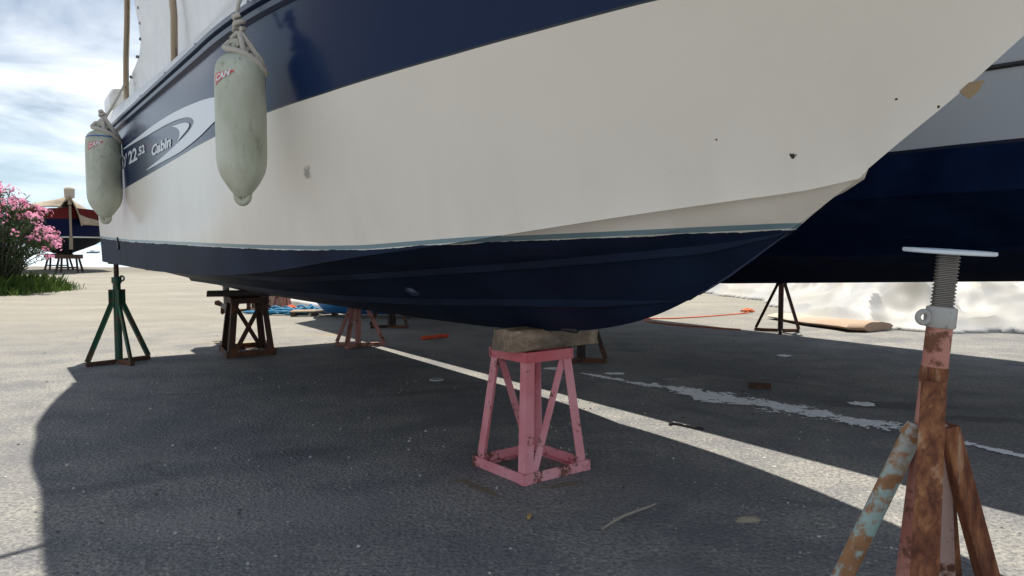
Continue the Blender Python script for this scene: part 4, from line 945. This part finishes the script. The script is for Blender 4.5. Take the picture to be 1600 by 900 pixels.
# ------------------------------------------------------------------ white sheeting pile
def sheeting():
    m=M['sheet']=mat('white_sheeting',(.78,.765,.72),.55)
    cn_=nz(m,1.3,4,.6); L(m,ramp(m,cn_,[(.42,(.43,.433,.435)),(.72,(.44,.42,.365))]),B(m).inputs['Base Color'])
    tn=m.node_tree; tl=N(tn,'ShaderNodeBsdfTranslucent'); tl.inputs[0].default_value=(.5,.5,.47,1); tm=N(tn,'ShaderNodeMixShader'); tm.inputs[0].default_value=.22
    om=[n for n in tn.nodes if n.type=='OUTPUT_MATERIAL'][0]; tn.links.new(B(m).outputs[0],tm.inputs[1]); tn.links.new(tl.outputs[0],tm.inputs[2]); tn.links.new(tm.outputs[0],om.inputs[0])
    x0,x1,y0,y1,st=3.6,10.5,7.3,18.0,.042
    nx_=int((x1-x0)/st); ny_=int((y1-y0)/st); z=[]
    def sd(x,y):
        # distance inside the outline of the heap
        f=4.15+.28*math.sin(y*1.1)+.22*noise.noise(Vector((y*1.7,2,0)))+max(0,(y-12.5))*.02
        g_=8.55-.35*(x-4)*.55+.25*noise.noise(Vector((x*1.9,7,0)))
        h_=16.6-.2*(x-4)
        return min(x-f,y-g_,h_-y)
    def hsh(i,j,k):
        return random.Random(i*73856093^j*19349663^k*83492791).random()
    cache={}
    def lin(x,y,k):
        # heights on a triangular lattice joined by flat facets: the creases of a crumpled sheet
        f=(x+y)*.3660254; i=math.floor(x+f); j=math.floor(y+f); u=x+f-i; v=y+f-j
        def h(a,b):
            q=(a,b,k)
            if q not in cache: cache[q]=hsh(a,b,k)
            return cache[q]
        if u>v: return h(i,j)*(1-u)+h(i+1,j)*(u-v)+h(i+1,j+1)*v
        return h(i,j)*(1-v)+h(i,j+1)*(v-u)+h(i+1,j+1)*u
    for j in range(ny_+1):
        for i in range(nx_+1):
            x=x0+i*st;y=y0+j*st; d=sd(x,y)
            if d<-.02: z.append(None); continue
            e=min(1,max(0,d)/1.2); e=e*e*(3-2*e); e2=min(1,max(0,d+.02)/.22)
            wx=x+.35*noise.noise(Vector((x*.8,y*.8,0))); wy=y+.35*noise.noise(Vector((x*.8,y*.8,9)))
            lump=.5+.5*noise.noise(Vector((x*.45,y*.45,3)))
            z.append(.012+e2*(.03+(.25+.75*e)*(.40*lin(wx*1.4,wy*1.0,1)+.28*lin(wx*2.9+wy*.8,wy*2.0-wx*.8,2)+.07*lin(wx*6,wy*5,3))+e*(.12+.22*lump)))
    mb=MB(); idx={}
    for j in range(ny_+1):
        for i in range(nx_+1):
            q=z[j*(nx_+1)+i]
            if q is not None: idx[(i,j)]=len(mb.v); mb.v.append((x0+i*st,y0+j*st,q))
    for j in range(ny_):
        for i in range(nx_):
            c=[(i,j),(i+1,j),(i+1,j+1),(i,j+1)]
            if all(q in idx for q in c): mb.f.append(tuple(idx[q] for q in c))
    # let the rim hang to the ground
    o=mb.build('white_sheeting',m,None,smooth=16)
    import bmesh
    bm=bmesh.new(); bm.from_mesh(o.data); ed=[e for e in bm.edges if e.is_boundary]; r=bmesh.ops.extrude_edge_only(bm,edges=ed)
    for v in r['geom']:
        if isinstance(v,bmesh.types.BMVert): v.co.z=-.01
    bmesh.ops.recalc_face_normals(bm,faces=bm.faces)
    if sum(f.normal.z for f in bm.faces)<0: bmesh.ops.reverse_faces(bm,faces=bm.faces)
    bm.to_mesh(o.data); bm.free()
    tag(o,'crumpled heap of white plastic sheeting on the sunny ground','plastic sheeting')
    # folded front flap with a tan underside
    mb=MB(); rows=[]; n_=40
    for i in range(n_+1):
        f=.42+.58*i/n_; x=3.62+.55*f-.15*math.sin(f*3.1)+.03*noise.noise(Vector((f*6,0,0))); y=11.2-2.75*f; r_=.022+.036*f+.012*noise.noise(Vector((f*9,3,0)))
        w_=.20+.16*f+.05*noise.noise(Vector((f*5,8,1))); row=[]
        for k in range(12):
            a=2*math.pi*k/12; row.append((x+w_*math.cos(a)*(.9 if f<1 else .4),y+.25*w_*math.cos(a),max(.004,r_+r_*math.sin(a))))
        rows.append(row)
    mb.add([v for r_ in rows for v in r_],[(i*12+k,i*12+(k+1)%12,(i+1)*12+(k+1)%12,(i+1)*12+k) for i in range(n_) for k in range(12)]+[tuple(range(12)),tuple(n_*12+k for k in range(12))])
    mt=mat('tan_canvas',(.55,.40,.27),.8); q=nz(mt,5,4); sy=N(mt.node_tree,'ShaderNodeSeparateXYZ'); L(mt,N(mt.node_tree,'ShaderNodeTexCoord').outputs['Object'],sy.inputs[0]); ey=N(mt.node_tree,'ShaderNodeMapRange'); ey.inputs['From Min'].default_value=9.5; ey.inputs['From Max'].default_value=8.8; L(mt,mth(mt,'ADD',sy.outputs[1],mth(mt,'MULTIPLY',mth(mt,'SUBTRACT',q,.5),1.2)),ey.inputs['Value'])
    L(mt,mixc(mt,ey.outputs[0],ramp(mt,q,[(.4,(.40,.37,.31)),(.62,(.36,.32,.25))]),(.34,.235,.165)),B(mt).inputs['Base Color']); bump(mt,nz(mt,9,4),.5,.03)
    tag(mb.build('canvas_roll',mt,None,smooth=50),'flat roll of tan canvas along the front of the white sheeting','canvas roll')
sheeting()

# ------------------------------------------------------------------ clutter beyond the keel
M['bluetarp']=mat('blue_cover',(.012,.13,.36),.5); bump(M['bluetarp'],nz(M['bluetarp'],5,4),.5,.05)
root=empty('covered_dinghy','small dinghy under a blue cover, beyond the keel of the cruiser','dinghy',(-2.16,10.3,0),R(-4))
mb=MB(); rows=[]
for x,b,z0 in((-.62,.05,.30),(-.55,.22,.16),(-.42,.36,.06),(-.2,.45,.03),(.3,.52,.03),(1.0,.55,.03),(1.7,.5,.05)):
    rows.append([(x,-b,.40),(x,-b*.92,.22+z0*.3),(x,-b*.6,z0+.04),(x,0,z0),(x,b*.6,z0+.04),(x,b*.92,.22+z0*.3),(x,b,.40),(x,b*.5,.47),(x,0,.50),(x,-b*.5,.47)])
k=10; mb.add([v for r_ in rows for v in r_],[(i*k+j,i*k+(j+1)%k,(i+1)*k+(j+1)%k,(i+1)*k+j) for i in range(6) for j in range(k)]+[tuple(range(k)),tuple(6*k+j for j in range(k-1,-1,-1))])
mb.build('cover',M['bluetarp'],root,smooth=50)
mb=MB(); mb.tube([(-.55,-.24,.40),(-.42,-.38,.405),(-.2,-.47,.41),(.3,-.54,.41),(1,-.57,.41),(1.7,-.52,.41)],.012,6); mb.build('cover_cord',M['rope'],root)
rnd=random.Random(3); mb=MB()
def heap(mb,cx,cy,rx,ry,h,turns,r):
    pts=[]
    for i in range(turns*7):
        a=i*.9+rnd.uniform(-.3,.3); q=rnd.uniform(.35,1); pts.append((cx+rx*q*math.cos(a),cy+ry*q*math.sin(a),r+rnd.random()*h*(1.1-q)))
    mb.tube(pts,r,6)
heap(mb,-3.35,10.55,.36,.16,.16,12,.014); heap(mb,-2.98,10.65,.28,.14,.18,10,.016); heap(mb,-3.75,10.75,.2,.12,.08,6,.012)
tag(mb.build('rope_heap',mat('blue_rope',(.02,.19,.34),.7),None,smooth=60),'tangled heap of blue rope and netting on the ground','rope')
mb=MB(); heap(mb,-3.30,10.9,.10,.08,.16,6,.022); tag(mb.build('orange_rope_bundle',mat('orange_rope',(.62,.09,.025),.7),None,smooth=60),'small bright orange rope bundle beside the red brown jack','rope')
mb=MB(); mb.box((-3.62,11.35,.14),(.26,.22,.28)); o=mb.build('wooden_crate',M['timber'],None,bevel=.01); tag(o,'small brown wooden box beside the distant jack','box')
root=empty('pallet','small dark wooden pallet lying beside the covered dinghy','pallet',(-2.80,10.42,0),R(5))
mb=MB(); 
for x in(-.45,0,.45): mb.box((x*.62,0,.03),(.06,.3,.06))
mb.build('bearers',M['darktimber'],root); mb=MB()
for i in range(3): mb.box((0,-.11+i*.11,.0685),(.64,.08,.016))
mb.build('deck_boards',M['timber'],root)
root=empty('white_mast','long white aluminium mast lying on the ground behind the blue rope','mast',(-3.2,11.35,.078),R(-52))
mb=MB(); mb.prof((-2.6,0,0),(.80,0,0),[(.075*math.cos(a),.05*math.sin(a)) for a in[2*math.pi*i/16 for i in range(16)]],(0,0,1)); mb.build('mast_tube',M['gel'],root,smooth=40)
mb=MB(); mb.box((.82,0,0),(.05,.11,.15)); mb.box((.66,.055,.05),(.1,.03,.05)); mb.build('mast_fitting',M['bluetarp'],root,bevel=.008)
mb=MB(); mb.prof((-1.9,.16,-.045),(.7,.16,-.045),[(-.04,-.03),(.04,-.03),(.04,.03),(-.04,.03)],(0,0,1)); mb.build('boom_tube',M['zinc'],root)

# ------------------------------------------------------------------ things lying on the ground
OR=mat('orange_line',(.75,.16,.05),.6)
def rope_path(pts,r,z=.008):
    v=[Vector((x,y,z)) for x,y in pts]; res=[]
    for i in range(len(v)-1):
        a,b,c,d=v[max(i-1,0)],v[i],v[i+1],v[min(i+2,len(v)-1)]
        for q in range(8):
            u=q/8; res.append(.5*((2*b)+(-a+c)*u+(2*a-5*b+4*c-d)*u*u+(-a+3*b-3*c+d)*u**3))
    return res+[v[-1]]
mb=MB(); mb.tube(rope_path([(3.5,10.9),(3.42,10.73),(2.89,10.34),(2.26,9.98),(1.83,9.89),(1.77,9.56),(2.07,9.1),(2.69,8.62)],.01),.009,6); tag(mb.build('orange_rope',OR,None,smooth=60),'long thin orange rope looping over the sunny ground','rope')
mb=MB(); heap(mb,3.52,10.95,.10,.07,.06,5,.014); tag(mb.build('orange_rope_coil',OR,None,smooth=60),'small orange coil at the edge of the white sheeting','rope')
mb=MB(); mb.tube(rope_path([(-.95,7.72),(-.90,7.80),(-.84,7.82),(-.80,7.90),(-.74,7.93),(-.70,7.97)],.01,.018),[.014+.010*abs(math.sin(i)) for i in range(41)],7); mb.tube(rope_path([(-.83,7.83),(-.80,7.95),(-.78,8.02)],.01,.02),.013,6); tag(mb.build('orange_rag',mat('orange_cloth',(.68,.09,.035),.8),None,smooth=60),'twisted orange rag on the shaded asphalt','rag')
def disc(name,x,y,rx,ry,mt,label,cat,rot=0,h=.006,jit=.12,sd=1):
    rnd=random.Random(sd); mb=MB(); n_=22; top=[];bot=[]
    for i in range(n_):
        a=2*math.pi*i/n_; k=1+rnd.uniform(-jit,jit); p=Vector((rx*k*math.cos(a),ry*k*math.sin(a),0)); p.rotate(Matrix.Rotation(R(rot),3,'Z')); bot.append((x+p.x,y+p.y,.001)); top.append((x+p.x*.94,y+p.y*.94,h))
    mb.add(bot+top,[(i,(i+1)%n_,n_+(i+1)%n_,n_+i) for i in range(n_)]+[tuple(n_+i for i in range(n_))])
    return tag(mb.build(name,mt),label,cat)
PW=mat('spilled_white_paint',(.50,.53,.56),.6); L(PW,ramp(PW,nz(PW,30,5,.7),[(.36,(.62,.65,.68)),(.54,(.90,.91,.92))]),B(PW).inputs['Base Color'])
disc('plastic_lid',-.56,5.41,.055,.055,mat('grey_plastic',(.36,.38,.38),.5),'round pale lid lying left of the pink stand','lid',0,.012,.0)
disc('paint_splash',2.46,6.61,.065,.055,PW,'small white paint splash far from the rusty jack','paint splash',0,.005,.25,2)
disc('paint_splash',2.21,4.59,.075,.06,PW,'white paint splash left of the rusty jack','paint splash',-15,.005,.25,3)
disc('paint_splash',.80,5.68,.07,.035,PW,'white paint dab right of the pink stand','paint splash',0,.005,.3,5)
disc('paint_splash',.36,5.92,.09,.05,PW,'white paint dab seen through the pink stand','paint splash',0,.005,.3,6)
# long spill: ragged cells kept where noise allows
mid=[(.55,5.68),(.92,5.26),(1.16,5.07),(1.28,4.85),(1.44,4.69),(1.6,4.54),(1.76,4.35),(1.92,4.18),(2.06,4.03),(2.13,3.91),(2.23,3.73),(2.42,3.43),(2.6,3.2)]
wid=[.03,.09,.13,.22,.23,.21,.18,.15,.14,.13,.07,.05,.03]
mb=MB(); cell=.011; seen={}
def sp_d(x,y):
    best=9;bw_=.1;dn=.9
    for i in range(len(mid)-1):
        a=Vector(mid[i]);b=Vector(mid[i+1]);d=b-a;f=max(0,min(1,(Vector((x,y))-a).dot(d)/d.length_squared)); q=(Vector((x,y))-(a+d*f)).length
        if q<best: best=q;bw_=wid[i]+(wid[i+1]-wid[i])*f
    return best/bw_
xx=.4
def vid(i,j):
    if (i,j) not in seen: seen[(i,j)]=len(mb.v); mb.v.append((.4+i*cell,3.0+j*cell,.004))
    return seen[(i,j)]
for i in range(int(2.4/cell)):
    for j in range(int(2.9/cell)):
        x=.4+i*cell;y=3.0+j*cell
        if abs((y-5.75)+1.17*(x-.5))>.62: continue
        e=sp_d(x,y)
        if e>2.6: continue
        n1=noise.noise(Vector((x*7,y*7,0)))*.55+noise.noise(Vector((x*22,y*22,4)))*.5+noise.noise(Vector((x*60,y*60,8)))*.35
        if e*.62+n1*.62<.34+.10*noise.noise(Vector((x*2,y*2,1))): mb.f.append((vid(i,j),vid(i+1,j),vid(i+1,j+1),vid(i,j+1)))
tag(mb.build('paint_spill',PW,recalc=False),'long ragged streak of spilled white paint across the shaded asphalt','paint spill')
# stick, rubber strip, cork, steel bar
mb=MB(); mb.tube([(.315,2.52,.010),(.36,2.575,.014),(.40,2.63,.012),(.46,2.675,.016),(.51,2.725,.012),(.55,2.765,.012)],[.004,.0055,.006,.0055,.005,.003],7); mb.tube([(.46,2.675,.016),(.475,2.71,.02)],[.004,.002],5); tag(mb.build('dry_stick',mat('grey_wood',(.33,.29,.24),.9),None,smooth=60),'thin pale dry stick on the dark asphalt in the foreground','stick')
mb=MB(); mb.tube(rope_path([(.875,4.03),(.90,4.055),(.96,4.0),(1.03,3.925)],.01,.008),.009,6); tag(mb.build('rubber_strip',M['black'],None,smooth=60),'short black rubber strip in the band of sunlight','rubber strip')
mb=MB(); mb.lathe((.06,2.632,.008),(.25,1,0),[(0,.0072),(.026,.0078)],12); tag(mb.build('cork',mat('cork_tan',(.42,.27,.09),.8),None,smooth=40),'small tan cork lying in front of the pink stand','cork')
mb=MB(); mb.box((1.735,5.10,.02),(.15,.05,.038),Matrix.Rotation(R(-22),3,'Z')); tag(mb.build('steel_offcut',M['brown'],None,bevel=.006),'short brown steel offcut beyond the paint streak','steel bar')
mb=MB(); rnd=random.Random(17)
for i in range(520):
    if rnd.random()<.65: x=rnd.uniform(-2.6,2.2); y=rnd.uniform(2.1,5.5)
    else: x=rnd.uniform(-5,4); y=rnd.uniform(4,10)
    s_=rnd.uniform(.003,.008)*(1.6 if rnd.random()<.08 else 1); ph=rnd.uniform(0,6)
    ring=[Vector((x+s_*math.cos(ph+a)*rnd.uniform(.8,1.2),y+s_*math.sin(ph+a)*rnd.uniform(.8,1.2),.0)) for a in(0,1.05,2.1,3.14,4.19,5.24)]
    mb.add(ring+[v.lerp(Vector((x,y,0)),.35)+Vector((0,0,s_*.8)) for v in ring],[(k,(k+1)%6,6+(k+1)%6,6+k) for k in range(6)]+[tuple(range(6,12))])
pm=mat('pebble_grey',(.28,.27,.25),.9); L(pm,ramp(pm,nz(pm,3.3,0),[(.35,(.07,.07,.07)),(.5,(.28,.27,.25)),(.62,(.5,.48,.44))]),B(pm).inputs['Base Color'])
tag(mb.build('pebbles',pm),'loose pebbles and grit scattered over the asphalt','pebbles',None,'stuff')
